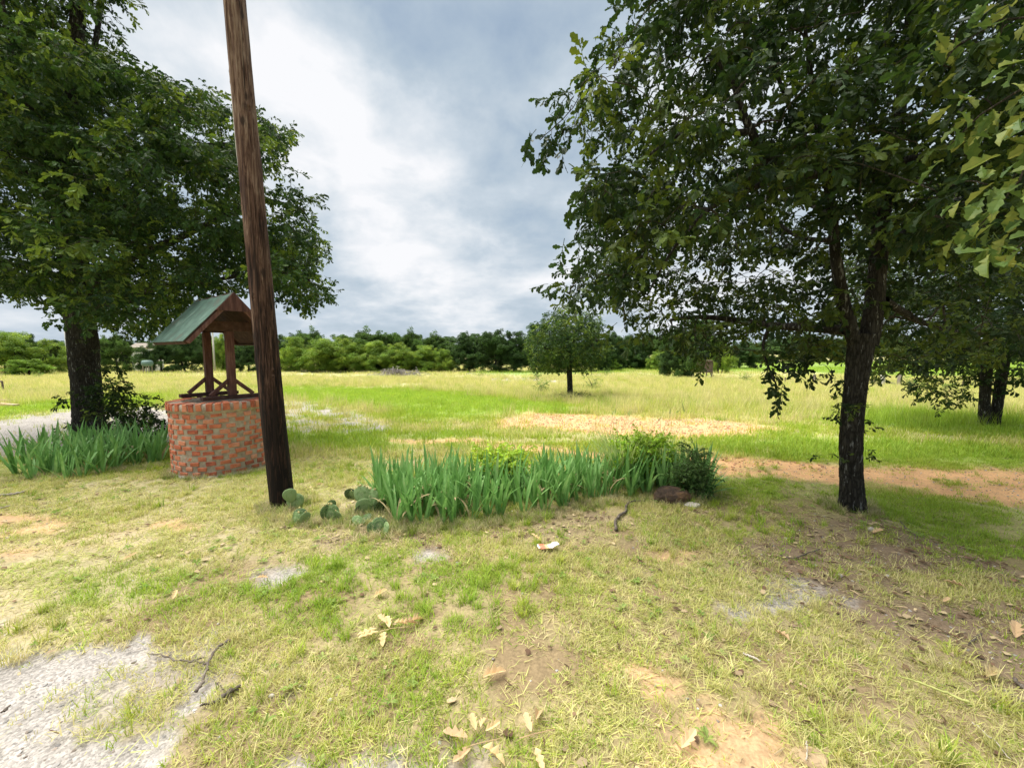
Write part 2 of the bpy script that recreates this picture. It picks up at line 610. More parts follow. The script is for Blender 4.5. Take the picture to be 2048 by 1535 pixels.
def mask(name, x, y, edge, nz, amp, seed=0):
    """0..1 mask, ragged edges that grow with distance"""
    r = np.hypot(x, y)
    w = edge * (0.35 + r / 6.0)
    out = np.zeros_like(x)
    n = fbm(x * nz + 9 * seed, y * nz, octv=4, seed=40 + seed) - 0.5
    n2 = fbm(x * nz * 5, y * nz * 5, octv=3, seed=70 + seed) - 0.5
    for P in ZP[name]:
        d = sdf_poly(P, x, y)
        d = d + (n * 2.2 + n2 * 1.0) * amp * (0.3 + r / 7.0)
        out = np.maximum(out, 1 - sstep(-w, w, d))
    return out


def zones(x, y):
    g = mask('gravel', x, y, .05, 3.6, .34, 1)
    gp = mask('gravelp', x, y, .12, 3.0, .22, 2)
    blot = fbm(x * 2.6, y * 2.6, octv=5, seed=91)
    near = 1 - sstep(5, 8, np.hypot(x, y))
    gp = gp * sstep(.36, .50, blot)
    g = g * (1 - near * .95 * sstep(.54, .60, fbm(x * 1.7 + 5, y * 1.7, octv=5, seed=93)) * sstep(-2.4, -1.2, x + (1.5 - y) * .4))
    sand = mask('sand', x, y, .16, 1.1, .22, 3) * (1 - .5 * sstep(.60, .72, fbm(x * 1.1, y * 2.3, octv=5, seed=94)))
    clay = mask('clay', x, y, .12, 2.2, .20, 4) * (1 - .8 * sstep(.46, .58, fbm(x * 3.1, y * 3.1, octv=4, seed=95)))
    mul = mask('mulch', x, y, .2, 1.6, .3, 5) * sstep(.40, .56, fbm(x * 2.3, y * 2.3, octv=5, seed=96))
    th = mask('thatch', x, y, .3, 1.0, .4, 6)
    gr = mask('green', x, y, .25, 1.2, .35, 7)
    lush = mask('lush', x, y, .35, .6, .4, 8)
    st = mask('straw', x, y, .5, .35, .6, 9)
    return dict(gravel=np.maximum(g, gp), sand=sand, clay=clay, mulch=mul, thatch=th, green=gr, lush=lush, straw=st)


def mixc(a, b, t):
    return a + (b - a) * t[:, None]


C_SOIL = np.array([.29, .235, .125])
C_GRAVEL = np.array([.36, .33, .30])
C_SAND = np.array([.57, .34, .17])
C_CLAY = np.array([.47, .31, .17])
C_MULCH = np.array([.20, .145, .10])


def ground_col(x, y, z):
    n1 = fbm(x * .55, y * .55, octv=5, seed=21)
    n2 = fbm(x * 3.2, y * 3.2, octv=5, seed=22)
    r = np.hypot(x, y)
    soil = mixc(np.tile(C_SOIL, (len(x), 1)), np.array([[.23, .17, .095]]), sstep(.42, .62, n2))
    soil = mixc(soil, np.array([[.38, .32, .19]]), sstep(.52, .7, n1))
    # far away the soil is hidden by grass: give the sheet the colour of its turf
    turf = mixc(np.tile(np.array([.33, .36, .10]), (len(x), 1)), np.array([[.46, .41, .22]]), sstep(.38, .62, n1))
    turf = mixc(turf, np.array([[.29, .38, .09]]), z['green'])
    turf = mixc(turf, np.array([[.50, .45, .27]]), z['straw'] * .8 * sstep(.3, .5, n1))
    turf = mixc(turf, np.array([[.26, .36, .11]]), z['lush'])
    c = mixc(soil, turf, sstep(3, 11, r) * .9)
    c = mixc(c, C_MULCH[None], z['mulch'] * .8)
    c = mixc(c, C_CLAY[None] * (0.85 + .3 * n2[:, None]), z['clay'])
    c = mixc(c, C_SAND[None] * (0.82 + .36 * n2[:, None]), z['sand'])
    c = mixc(c, C_GRAVEL[None] * (0.85 + .3 * n2[:, None]), z['gravel'])
    return c


def build_ground():
    na = 620
    rad = [0.6]
    while rad[-1] < 420:
        rad.append(rad[-1] * 1.0125)
    rad += [520, 700, 1000, 1500, 2400]
    rad = np.array(rad)
    ang = np.concatenate([np.linspace(-68, 68, na)])
    A, R = np.meshgrid(np.radians(ang), rad)
    X = (R * np.sin(A)).ravel()
    Y = (R * np.cos(A)).ravel() - .3
    # behind and beside the camera: coarse sectors
    Z = gz(X, Y)
    zn = zones(X, Y)
    c = ground_col(X, Y, zn)
    rr = np.hypot(X, Y)
    near = 1 - sstep(6, 14, rr)
    Z = Z + near * (0.012 * (fbm(X * 9, Y * 9, octv=3, seed=31) - .5) + .010 * (1 - zn['gravel']) * (fbm(X * 22, Y * 22, octv=2, seed=32) - .5))
    Z = Z - 0.02 * zn['gravel'] - .02 * zn['sand']
    nr = len(rad)
    i = np.arange(nr - 1)[:, None] * na + np.arange(na - 1)[None]
    i = i.ravel()
    quads = np.stack([i, i + 1, i + na + 1, i + na], 1)
    zq = {k: v[quads].mean(1) for k, v in zn.items()}
    cls = np.zeros(len(quads), int)
    cls[zq['gravel'] > .55] = 1
    cls[(zq['sand'] > .5) & (cls == 0)] = 2
    V = np.stack([X, Y, Z], 1)
    for kk, nm in enumerate(('ground', 'gravel_drive', 'dirt_path')):
        q = quads[cls == kk]
        used, inv = np.unique(q.ravel(), return_inverse=True)
        vv, ff = V[used], inv.reshape(-1, 4)
        cc, gg = c[used], zn['gravel'][used]
        if kk == 0:      # the rest of the circle around the camera, coarse
            base = len(vv)
            a2 = np.radians(np.concatenate([np.linspace(68, 292, 60)]))
            r2 = np.concatenate([[0.6], np.geomspace(1.2, 2400, 26)])
            A2, R2 = np.meshgrid(a2, r2)
            x2, y2 = (R2 * np.sin(A2)).ravel(), (R2 * np.cos(A2)).ravel() - .3
            cen = (0.0, -.3, float(gz(0, -.3)))
            z2 = gz(x2, y2)
            i2 = (np.arange(len(r2) - 1)[:, None] * 60 + np.arange(59)[None]).ravel()
            f2 = np.stack([i2, i2 + 1, i2 + 61, i2 + 60], 1) + base
            zn2 = zones(x2, y2)
            vv = np.concatenate([vv, np.stack([x2, y2, z2], 1)])
            ff = np.concatenate([ff, f2])
            cc = np.concatenate([cc, ground_col(x2, y2, zn2)])
            gg = np.concatenate([gg, zn2['gravel']])
        me = bpy.data.meshes.new(nm)
        me.vertices.add(len(vv))
        me.vertices.foreach_set('co', vv.ravel())
        me.loops.add(ff.size)
        me.loops.foreach_set('vertex_index', ff.ravel().astype(np.int32))
        me.polygons.add(len(ff))
        me.polygons.foreach_set('loop_start', np.arange(0, ff.size, 4, dtype=np.int32))
        me.polygons.foreach_set('loop_total', np.full(len(ff), 4, dtype=np.int32))
        me.polygons.foreach_set('use_smooth', np.ones(len(ff), bool))
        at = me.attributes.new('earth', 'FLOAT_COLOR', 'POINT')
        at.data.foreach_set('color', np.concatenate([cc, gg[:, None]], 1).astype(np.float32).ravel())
        me.update()
        me.validate()
        me.materials.append(M_GROUND)
        o = bpy.data.objects.new(nm, me)
        COL.objects.link(o)
        setp(o, kind='structure')


def ground_mat():
    m, nt, b = new_mat('earth_and_gravel')
    lk = nt.links.new
    at = N(nt, 'ShaderNodeAttribute', attribute_name='earth')
    tc = N(nt, 'ShaderNodeTexCoord')
    v = tc.outputs['Object']
    nf = N(nt, 'ShaderNodeTexNoise', ins={'Scale': 55.0, 'Detail': 6.0, 'Roughness': 0.7})
    lk(v, nf.inputs['Vector'])
    nm = N(nt, 'ShaderNodeTexNoise', ins={'Scale': 5.0, 'Detail': 8.0, 'Roughness': 0.65})
    lk(v, nm.inputs['Vector'])
    vo = N(nt, 'ShaderNodeTexVoronoi', ins={'Scale': 105.0, 'Randomness': 1.0})
    lk(v, vo.inputs['Vector'])
    vo2 = N(nt, 'ShaderNodeTexVoronoi', ins={'Scale': 24.0, 'Randomness': 1.0})
    lk(v, vo2.inputs['Vector'])
    sepc = N(nt, 'ShaderNodeSeparateColor')
    lk(vo.outputs['Color'], sepc.inputs[0])
    # stone to stone variation
    stone = math_node(nt, 'MULTIPLY_ADD', sepc.outputs[0], 0.62, 0.66)
    val_g = math_node(nt, 'MULTIPLY', stone, math_node(nt, 'MULTIPLY_ADD', nf.outputs[0], .9, .55))
    val_s = math_node(nt, 'MULTIPLY_ADD', nf.outputs[0], 1.7, 0.15)
    gmix = N(nt, 'ShaderNodeMix', data_type='FLOAT')
    lk(math_node(nt, 'MULTIPLY_ADD', at.outputs['Alpha'], .9, .1), gmix.inputs[0])
    lk(val_s, gmix.inputs[2])
    lk(val_g, gmix.inputs[3])
    val = math_node(nt, 'MULTIPLY', gmix.outputs[0], math_node(nt, 'MULTIPLY_ADD', nm.outputs[0], 0.7, 0.65))
    hsv = N(nt, 'ShaderNodeHueSaturation')
    lk(at.outputs['Color'], hsv.inputs['Color'])
    lk(val, hsv.inputs['Value'])
    lk(hsv.outputs[0], b.inputs['Base Color'])
    b.inputs['Roughness'].default_value = 0.95
    b.inputs['Specular IOR Level'].default_value = 0.1
    h = math_node(nt, 'ADD', math_node(nt, 'MULTIPLY', nf.outputs[0], 1.0),
                  math_node(nt, 'MULTIPLY', math_node(nt, 'SUBTRACT', 1.0, vo.outputs['Distance']), at.outputs['Alpha']))
    bp = N(nt, 'ShaderNodeBump', ins={'Strength': 0.45, 'Distance': 0.007})
    lk(h, bp.inputs['Height'])
    lk(bp.outputs[0], b.inputs['Normal'])
    return m


M_GROUND = ground_mat()
build_ground()

# ------------------------------------------------------------------ grass


def blade(w, h, lean, ang, bend=1.0, base=(0, 0), segs=3, z0=0.0):
    """curved tapering blade, returns verts, faces"""
    d = np.array([math.cos(ang), math.sin(ang), 0])
    s = np.array([-math.sin(ang), math.cos(ang), 0])
    V, F = [], []
    p = np.array([base[0], base[1], z0], float)
    a = lean
    for i in range(segs + 1):
        t = i / segs
        ww = w * (1 - t) ** .7 * .5
        if i == segs:
            V.append(p)
        else:
            V += [p - s * ww, p + s * ww]
        p = p + (d * math.sin(a) + np.array([0, 0, math.cos(a)])) * h / segs
        a += bend / segs
    for i in range(segs - 1):
        F.append((2 * i, 2 * i + 1, 2 * i + 3, 2 * i + 2))
    F.append((2 * segs - 2, 2 * segs - 1, 2 * segs))
    return V, F


def tuft(rg, n, h, w, spread_r, lean=(.1, .9), bend=(.2, 1.2), segs=3):
    mb = MB()
    for i in range(n):
        a = rg.uniform(0, 2 * math.pi)
        r = spread_r * math.sqrt(rg.uniform(0, 1))
        b = rg.uniform(0, 2 * math.pi)
        v, f = blade(w * rg.uniform(.6, 1.2), h * rg.uniform(.5, 1.1), rg.uniform(*lean), a, rg.uniform(*bend),
                     (r * math.cos(b), r * math.sin(b)), segs)
        mb.add(v, f)
    return np.concatenate(mb.v), mb.f


rg = np.random.default_rng(3)
T_LAWN = [tuft(rg, 13, .052, .0042, .045, (.2, 1.1), (.2, 1.5)) for _ in range(4)]
T_TUFT = [tuft(rg, 26, .105, .0046, .03, (.05, .8), (.2, 1.2)) for _ in range(3)]
T_THATCH = [tuft(rg, 12, .075, .0045, .06, (1.15, 1.5), (-.1, .5), 2) for _ in range(4)]
T_FIELD = [tuft(rg, 15, .15, .010, .15, (.05, .9), (.2, 1.2), 2) for _ in range(3)]
T_TALL = [tuft(rg, 24, .42, .010, .20, (.02, .45), (.1, .9), 3) for _ in range(3)]
T_FAR = [tuft(rg, 18, .45, .035, .7, (.02, .5), (.1, .8), 2) for _ in range(3)]


def samp(n, y0, y1, k=1.5, seed=0):
    g = np.random.default_rng(seed)
    Y = np.sqrt(g.uniform(y0 * y0, y1 * y1, n))
    X = g.uniform(-1, 1, n) * (k * Y + .3)
    return X, Y, g


def tint_for(X, Y, zn, g, dry_bias=0.0):
    n = len(X)
    n1 = fbm(X * 1.3 + 2, Y * 1.3, octv=4, seed=51)
    n2 = fbm(X * .35 + 7, Y * .35, octv=3, seed=52)
    dry = sstep(.36, .64, n1 * .6 + n2 * .4 + .25 * zn['thatch'] + .30 * zn['straw'] - .28 * zn['green'] - .35 * zn['lush'] + dry_bias)
    G1, G2, G3 = np.array([.21, .36, .04]), np.array([.41, .46, .09]), np.array([.61, .55, .29])
    c = G1 + (G2 - G1) * g.uniform(0, 1, n)[:, None] ** .8
    pick = g.uniform(0, 1, n) < dry * .85
    c[pick] = (G2 + (G3 - G2) * g.uniform(.2, 1, n)[:, None])[pick]
    c = mixc(c, np.array([[.27, .41, .06]]), np.clip(zn['green'] * .55 + zn['lush'] * .7, 0, .85))
    return c * (0.85 + .35 * g.uniform(0, 1, n))[:, None]


def grass_layer(name, protos, n, y0, y1, size, dens, seed, dry_bias=0.0, k=1.5, tilt=.15, label=None):
    X, Y, g = samp(n, y0, y1, k, seed)
    zn = zones(X, Y)
    keep = g.uniform(0, 1, n) < dens(X, Y, zn)
    X, Y = X[keep], Y[keep]
    zn = {kk: v[keep] for kk, v in zn.items()}
    m = len(X)
    Z = gz(X, Y) - .004
    P = np.stack([X, Y, Z], 1)
    rot = np.stack([g.uniform(-tilt, tilt, m), g.uniform(-tilt, tilt, m), g.uniform(0, 6.28, m)], 1)
    s = size * g.uniform(.6, 1.35, m)
    o = spread(name, protos, M_GRASS, P, rot, s, tint_for(X, Y, zn, g, dry_bias), seed=seed)
    return o


def bare(zn, keep=.04):
    b = np.clip(zn['gravel'] * 1.0 + zn['sand'] * 1.0 + zn['clay'] * .9 + zn['mulch'] * .72, 0, 1)
    return np.maximum(1 - b, keep)


def patchy(X, Y, lo=.40, hi=.56, f=2.1, seed=61, floor=.15):
    return floor + (1 - floor) * sstep(lo, hi, fbm(X * f, Y * f, octv=6, seed=seed, rough=.6))


grass_layer('lawn_grass', T_LAWN, 105000, 1.0, 7.5, 1.0,
            lambda X, Y, z: bare(z) * patchy(X, Y, .42, .54, floor=.06) * (1 - .35 * z['thatch']), 11)
grass_layer('grass_tufts', T_TUFT, 15000, 1.0, 9, .95,
            lambda X, Y, z: bare(z, .05) * sstep(.50, .66, fbm(X * 1.6 + 3, Y * 1.6, octv=5, seed=62)) * .9, 12, -.10)
grass_layer('dry_thatch', T_THATCH, 85000, 1.0, 7.5, 1.0,
            lambda X, Y, z: bare(z, .06) * (.22 + .6 * z['thatch'] + .2 * z['mulch']) * patchy(X, Y, .38, .54, 3.1, 68, .2), 13, .45)
grass_layer('field_grass', T_FIELD, 230000, 6.2, 42, 1.0,
            lambda X, Y, z: bare(z, .03) * np.where(Y < 26, 1, .05 + .8 * z['green']) * patchy(X, Y, .34, .5, .9, 64, .45), 14)
grass_layer('meadow_grass', T_TALL, 60000, 9.5, 44, 1.0,
            lambda X, Y, z: bare(z, .01) * np.clip(sstep(10.5, 13.5, Y + .12 * X) * .9 + z['lush'], 0, 1)
            * (1 - .97 * z['green']) * patchy(X, Y, .34, .56, .5, 65, .25), 15, .25)
grass_layer('far_meadow_grass', T_FAR, 60000, 38, 190, 1.0,
            lambda X, Y, z: bare(z, .01) * (1 - .6 * z['green']) * patchy(X, Y, .34, .56, .12, 66, .25) * np.where(Y > 95, .55, 1), 16, .2, k=1.4)

for nm in ('lawn_grass', 'grass_tufts', 'dry_thatch', 'field_grass', 'meadow_grass', 'far_meadow_grass'):
    pass

def rosette(rg):
    mb = MB()
    n = rg.integers(5, 9)
    for i in range(n):
        a = i * 6.283 / n + rg.normal() * .3
        l, w = rg.uniform(.025, .05), rg.uniform(.006, .011)
        c, s_ = math.cos(a), math.sin(a)
        f = lambda t, o, z: (c * l * t - s_ * o, s_ * l * t + c * o, z)
        mb.add([f(0, 0, 0), f(.45, -w, .014), f(.85, -w * .7, .016), f(1.05, 0, .010), f(.85, w * .7, .016), f(.45, w, .014), f(.5, 0, .010)],
               [(0, 1, 6), (1, 2, 6), (2, 3, 6), (3, 4, 6), (4, 5, 6), (5, 0, 6)])
    return np.concatenate(mb.v), mb.f


T_ROS = [rosette(rg) for _ in range(4)]
X, Y, g = samp(16000, 1.0, 7.5, 1.5, 17)
zn = zones(X, Y)
keep = g.uniform(0, 1, len(X)) < bare(zn, .05) * sstep(.50, .62, fbm(X * 1.1 + 30, Y * 1.1, octv=4, seed=67)) * .22
X, Y = X[keep], Y[keep]
m = len(X)
tn = np.array([.22, .34, .07]) + (np.array([.36, .42, .14]) - np.array([.22, .34, .07])) * g.uniform(0, 1, m)[:, None]
o = spread('ground_weeds', T_ROS, M_GRASS, np.stack([X, Y, gz(X, Y) + .012], 1), np.stack([g.uniform(-.3, .3, m), g.uniform(-.3, .3, m), g.uniform(0, 6.28, m)], 1),
           g.uniform(.4, .95, m), tn, seed=8)
setp(o, 'small broad leaved weeds among the turf')

# small stones scattered over the gravel and bare earth


def pebble_protos(k=4):
    out = []
    for s in range(k):
        bm = bmesh.new()
        bmesh.ops.create_icosphere(bm, subdivisions=1, radius=1)
        r = np.random.default_rng(s)
        for v in bm.verts:
            v.co *= 1 + r.uniform(-.28, .28)
            v.co.z *= .6
        out.append((np.array([v.co[:] for v in bm.verts]), [tuple(v.index for v in f.verts) for f in bm.faces]))
        bm.free()
    return out


PEB = pebble_protos()
M_PEB = leaf_mat('pebble', transl=0.0, var=.2, rough=.9, spec=.15)
X, Y, g = samp(260000, 1.0, 12.5, 1.5, 21)
zn = zones(X, Y)
keep = g.uniform(0, 1, len(X)) < (zn['gravel'] * .9 + zn['clay'] * .12 + zn['sand'] * .12 + zn['mulch'] * .12 + .015)
X, Y = X[keep], Y[keep]
m = len(X)
w = g.uniform(0, 1, m)
tn = np.where(w[:, None] < .75, np.array([[.40, .375, .35]]), np.array([[.28, .23, .19]])) * g.uniform(.65, 1.2, m)[:, None]
spread('gravel', PEB, M_PEB, np.stack([X, Y, gz(X, Y) - .022 * zn['gravel'][keep]], 1), np.stack([g.uniform(-.4, .4, m), g.uniform(-.4, .4, m), g.uniform(0, 6, m)], 1),
       .0035 + .0085 * g.uniform(0, 1, m) ** 3, tn, seed=3)

# reddish and tan chips on the dirt path
X, Y, g = samp(90000, 5.5, 14, 1.5, 22)
zn = zones(X, Y)
keep = g.uniform(0, 1, len(X)) < zn['sand'] * .3
X, Y = X[keep], Y[keep]
m = len(X)
w = g.uniform(0, 1, m)
tn = np.where(w[:, None] < .6, np.array([[.50, .30, .17]]), np.array([[.38, .20, .11]])) * g.uniform(.7, 1.25, m)[:, None]
spread('path_gravel', PEB, M_PEB, np.stack([X, Y, gz(X, Y) - .012], 1), np.stack([g.uniform(-.4, .4, m), g.uniform(-.4, .4, m), g.uniform(0, 6, m)], 1),
       .008 + .016 * g.uniform(0, 1, m) ** 2, tn, seed=4)

# bits of bark, leaf crumbs and twigs under the right hand oak
X, Y, g = samp(26000, 1.2, 6.5, 1.5, 23)
zn = zones(X, Y)
keep = g.uniform(0, 1, len(X)) < zn['mulch'] * .9 + zn['thatch'] * .16 + .05
X, Y = X[keep], Y[keep]
m = len(X)
chips = []
for s in range(3):
    mb = MB()
    r = np.random.default_rng(s + 80)
    mb.tube([(-.5, 0, 0), (-.1, .06 * r.uniform(-1, 1), .05), (.5, .1 * r.uniform(-1, 1), 0)], [.05, .07, .03], 4)
    chips.append((np.concatenate(mb.v), mb.f))
for s in range(2):
    chips.append((np.array([(-.3, -.2, .02), (.25, -.22, .07), (.4, .1, 0), (.05, .3, .08), (-.35, .15, .03)]), [(0, 1, 2, 3, 4)]))
tn = np.where(g.uniform(0, 1, m)[:, None] < .55, np.array([[.16, .10, .06]]), np.array([[.42, .32, .19]])) * g.uniform(.6, 1.3, m)[:, None]
spread('leaf_litter', chips, M_PEB, np.stack([X, Y, gz(X, Y) + .012], 1), np.stack([g.uniform(-.3, .3, m), g.uniform(-.3, .3, m), g.uniform(0, 6, m)], 1),
       .02 + .045 * g.uniform(0, 1, m) ** 2, tn, seed=5)

# ------------------------------------------------------------------ leaves and trees
ST = [(.0, .012), (.10, .06), (.20, .04), (.34, .20), (.44, .12), (.60, .27), (.72, .17), (.86, .16), (1.0, .015)]


def leaf_geo(L_, fold=.25, droop=.5, curl=0.0, x0=(0, 0, 0), R=None, wid=1.0, st=ST):
    V, F = [], []
    for i, (t, w) in enumerate(st):
        z = -droop * t * t * .5 + .02 * math.sin(t * 9)
        c = np.array([t, 0, z])
        ww = w * wid
        ex = .07 if w > .15 else 0
        V += [c + np.array([ex, -ww, fold * ww + curl * ww * ww * 3]), c, c + np.array([ex, ww, fold * ww + curl * ww * ww * 3])]
    for i in range(len(st) - 1):
        a = 3 * i
        F += [(a, a + 1, a + 4, a + 3), (a + 1, a + 2, a + 5, a + 4)]
    V = np.array(V) * L_
    if R is not None:
        V = V @ R.T
    return V + np.array(x0), F


def rotm(rx, ry, rz):
    return np.array(Matrix.Rotation(rz, 3, 'Z') @ Matrix.Rotation(ry, 3, 'Y') @ Matrix.Rotation(rx, 3, 'X'))


def sprig(rg, n=9, L_=.105, tw=.24, wid=1.0, st=ST, sag=.25):
    """twig with leaves, grows along +X from the origin"""
    mb = MB()
    pts = [np.array([0., 0, 0])]
    d = np.array([1., 0, .1])
    for i in range(5):
        d = d + rg.normal(size=3) * .18 + np.array([0, 0, -sag * .12])
        d /= np.linalg.norm(d)
        pts.append(pts[-1] + d * tw / 5)
    mb.tube(pts, [.0035, .003, .0026, .0022, .0016, .001], 3)
    for i in range(n):
        t = (i + .6) / n
        t = .15 + .85 * t
        q = t * 5
        k = min(4, int(q))
        p = pts[k] + (pts[k + 1] - pts[k]) * (q - k)
        yaw = (1 if i % 2 else -1) * rg.uniform(.4, 1.5) * (1.15 - t * .5)
        R = rotm(rg.uniform(-.9, .9), rg.uniform(-.35, .95), yaw)
        v, f = leaf_geo(L_ * rg.uniform(.65, 1.15), rg.uniform(.05, .5), rg.uniform(0, .8), rg.uniform(-.5, .8), p, R, wid, st)
        mb.add(v, f)
    return np.concatenate(mb.v), mb.f


rg = np.random.default_rng(5)
SPRIGS = [sprig(rg, 9, .105, .26) for _ in range(5)]
SMALL_ST = [(.0, .03), (.3, .26), (.65, .24), (1.0, .02)]
SPRIGS_S = [sprig(rg, 13, .05, .26, 1.0, SMALL_ST) for _ in range(4)]


def clump(rg, n, R_, L_, feather=False):
    mb = MB()
    for i in range(n):
        u = rg.normal(size=3)
        u /= np.linalg.norm(u)
        p = u * R_ * rg.uniform(.25, 1) ** .6 * np.array([1, 1, .75])
        M = rotm(rg.uniform(-1, 1), rg.uniform(-.8, 1.2), rg.uniform(0, 6.28))
        l, w = (L_ * 1.5, L_ * .32) if feather else (L_, L_ * .62)
        l *= rg.uniform(.6, 1.3)
        v = np.array([(0, 0, 0), (l * .5, -w / 2, .02), (l, 0, -l * .2), (l * .5, w / 2, .02)]) @ M.T + p
        mb.add(v, [(0, 1, 2, 3)])
    return np.concatenate(mb.v), mb.f


CLUMPS = [clump(rg, 60, .34, .15) for _ in range(4)]
CLUMPS_F = [clump(rg, 70, .36, .13, True) for _ in range(4)]


def in_poly(P, x, y):
    return sdf_poly(P, np.array([x]), np.array([y]))[0]


def crown_centres(poly, yfun, dmin, nmax, seed, tries=14000, edge=110.0, nosky=None, margin=4):
    """cluster centres within a silhouette, spread through the depth that YFUN(px,py,u,e) gives"""
    g = np.random.default_rng(seed)
    P = np.asarray(poly, float)
    lo, hi = P.min(0), P.max(0)
    q = g.uniform(lo, hi, (tries, 2))
    sd = sdf_poly(P, q[:, 0], q[:, 1])
    ok = sd < -margin
    q, sd = q[ok], sd[ok]
    pts = []
    arr = np.zeros((0, 3))
    for (x, y), s in zip(q, sd):
        if nosky is not None and nosky(x, y):
            continue
        e = min(1, -s / edge) ** .5
        Y = yfun(x, y, g.uniform(-1, 1), e)
        p = atY(x, y, Y)
        if len(arr) and np.min(np.sum((arr - p) ** 2, 1)) < dmin * dmin:
            continue
        pts.append(p)
        arr = np.array(pts)
        if len(pts) >= nmax:
            break
    return arr


def boughs(centres, k, r, g, flat=.55):
    """each bough centre becomes a tight group of leaf clusters: crowns get masses and gaps"""
    out = []
    for c in centres:
        n = max(3, int(k * g.uniform(.6, 1.35)))
        rr = r * g.uniform(.75, 1.3)
        for _ in range(n):
            u = g.normal(size=3)
            u /= np.linalg.norm(u)
            q = u * rr * g.uniform(.35, 1) ** .5
            q[2] = q[2] * flat - .25 * (q[0] ** 2 + q[1] ** 2) / rr
            out.append(c + q)
    return np.array(out)


def curve(a, b, sag=0.12, n=5, g=None):
    a, b = np.asarray(a), np.asarray(b)
    d = b - a
    l = np.linalg.norm(d)
    off = g.normal(size=3) * l * .10
    out = []
    for i in range(n):
        t = i / (n - 1)
        p = a + d * t + off * math.sin(math.pi * t) + np.array([0, 0, sag * l * math.sin(math.pi * t)])
        out.append(p)
    return out


def grow(centres, nodes, node_r, g, mb, rmax=.035):
    """branch network: every centre is joined to the nearest earlier node"""
    nodes = [np.asarray(n) for n in nodes]
    rad = list(node_r)
    arr = np.array(nodes)
    order = np.argsort([np.min(np.sum((arr - c) ** 2, 1)) for c in centres])
    for i in order:
        c = centres[i]
        arr = np.array(nodes)
        dd = np.sqrt(np.sum((arr - c) ** 2, 1))
        j = int(np.argmin(dd + .25 * (arr[:, 2] > c[2] + .6)))
        r0 = min(rmax, rad[j] * .7, .010 + dd[j] * .012)
        r1 = max(.004, r0 * .5)
        pts = curve(nodes[j], c, .10, 5, g)
        mb.tube(pts, np.linspace(r0, r1, 5), 5, cap=False)
        nodes.append(pts[2])
        rad.append((r0 + r1) / 2)
        nodes.append(c)
        rad.append(r1)


def leaves_at(centres, per, cr, g, cam_tint, size=1.0, droop=.35, jitter=1.0):
    """sprig points round the cluster centres"""
    P, R, S, T = [], [], [], []
    for c in centres:
        k = max(2, int(per * g.uniform(.6, 1.4)))
        base = cam_tint(c, g)
        rr = cr * g.uniform(.75, 1.25)
        for _ in range(k):
            u = g.normal(size=3)
            u /= np.linalg.norm(u)
            p = c + u * rr * g.uniform(.1, 1) ** .6 * np.array([1, 1, .7])
            yaw = math.atan2(u[1], u[0]) + g.normal() * .5
            pit = -u[2] * .6 + g.uniform(-.2, .2) + droop * g.uniform(0, 1.6)
            P.append(p)
            R.append((g.uniform(-.5, .5), pit, yaw))
            S.append(size * g.uniform(.75, 1.2))
            T.append(base * g.uniform(.8, 1.25))
    return np.array(P), np.array(R), np.array(S), np.array(T)


def oak_tint(c, g):
    dark, mid, yel = np.array([.013, .030, .008]), np.array([.034, .066, .014]), np.array([.10, .145, .024])
    t = g.uniform(0, 1)
    b = dark + (mid - dark) * g.uniform(0, 1)
    if t > .72:
        b = b + (yel - b) * g.uniform(.3, 1)
    return b


def fat_tube(name, pts, radii, mat, parent, seg=44, step=.025, amp=.07, seed=0, flare=0.0, fz=9.0, fa=3.0):
    """a trunk: dense tube with furrowed bark as geometry"""
    pts = np.asarray(pts, float)
    radii = np.asarray(radii, float)
    L_ = np.concatenate([[0], np.cumsum(np.linalg.norm(np.diff(pts, axis=0), axis=1))])
    n = max(4, int(L_[-1] / step))
    t = np.linspace(0, L_[-1], n)
    # smooth the polyline
    P = np.stack([np.interp(t, L_, pts[:, i]) for i in range(3)], 1)
    for _ in range(6):
        kk = max(1, int(.06 / step))
        Q = P.copy()
        Q[kk:-kk] = (P[:-2 * kk] + P[2 * kk:] + P[kk:-kk]) / 3
        P = Q
    R = np.interp(t, L_, radii)
    tan = np.gradient(P, axis=0)
    tan /= np.linalg.norm(tan, axis=1)[:, None]
    ref = np.array([0.12, 1.0, 0.05])
    u = np.cross(tan, ref)
    u /= np.linalg.norm(u, axis=1)[:, None]
    w = np.cross(tan, u)
    a = np.arange(seg) * 2 * math.pi / seg
    ca, sa = np.cos(a), np.sin(a)
    A, T = np.meshgrid(a, t)
    nn = fbm(np.cos(A) * fa + 5 + seed, np.sin(A) * fa, T * fz * .35, octv=3, seed=seed)
    rid = 1 - np.abs(2 * fbm(np.cos(A) * fa * 2.2, np.sin(A) * fa * 2.2, T * fz, octv=3, seed=seed + 5) - 1) * 2.2
    lump = fbm(np.cos(A) * 1.2, np.sin(A) * 1.2, T * 1.5, octv=2, seed=seed + 9) - .5
    rr = R[:, None] * (1 + lump * .22) + amp * R.max() * ((rid - .5) * .6 + (nn - .5) * .8)
    if flare:
        rr = rr * (1 + flare * np.exp(-T / .16) * (1 + .55 * np.sin(A * 5 + seed)))
    V = P[:, None, :] + rr[:, :, None] * (ca[None, :, None] * u[:, None, :] + sa[None, :, None] * w[:, None, :])
    mb = MB()
    i = (np.arange(n - 1)[:, None] * seg + np.arange(seg)[None])
    j = (np.arange(n - 1)[:, None] * seg + (np.arange(seg)[None] + 1) % seg)
    F = np.stack([i, j, j + seg, i + seg], -1).reshape(-1, 4)
    mb.add(V.reshape(-1, 3), [tuple(q) for q in F.tolist()] + [tuple(range((n - 1) * seg, n * seg))])
    return mb.obj(name, mat, parent, smooth=True), P, R


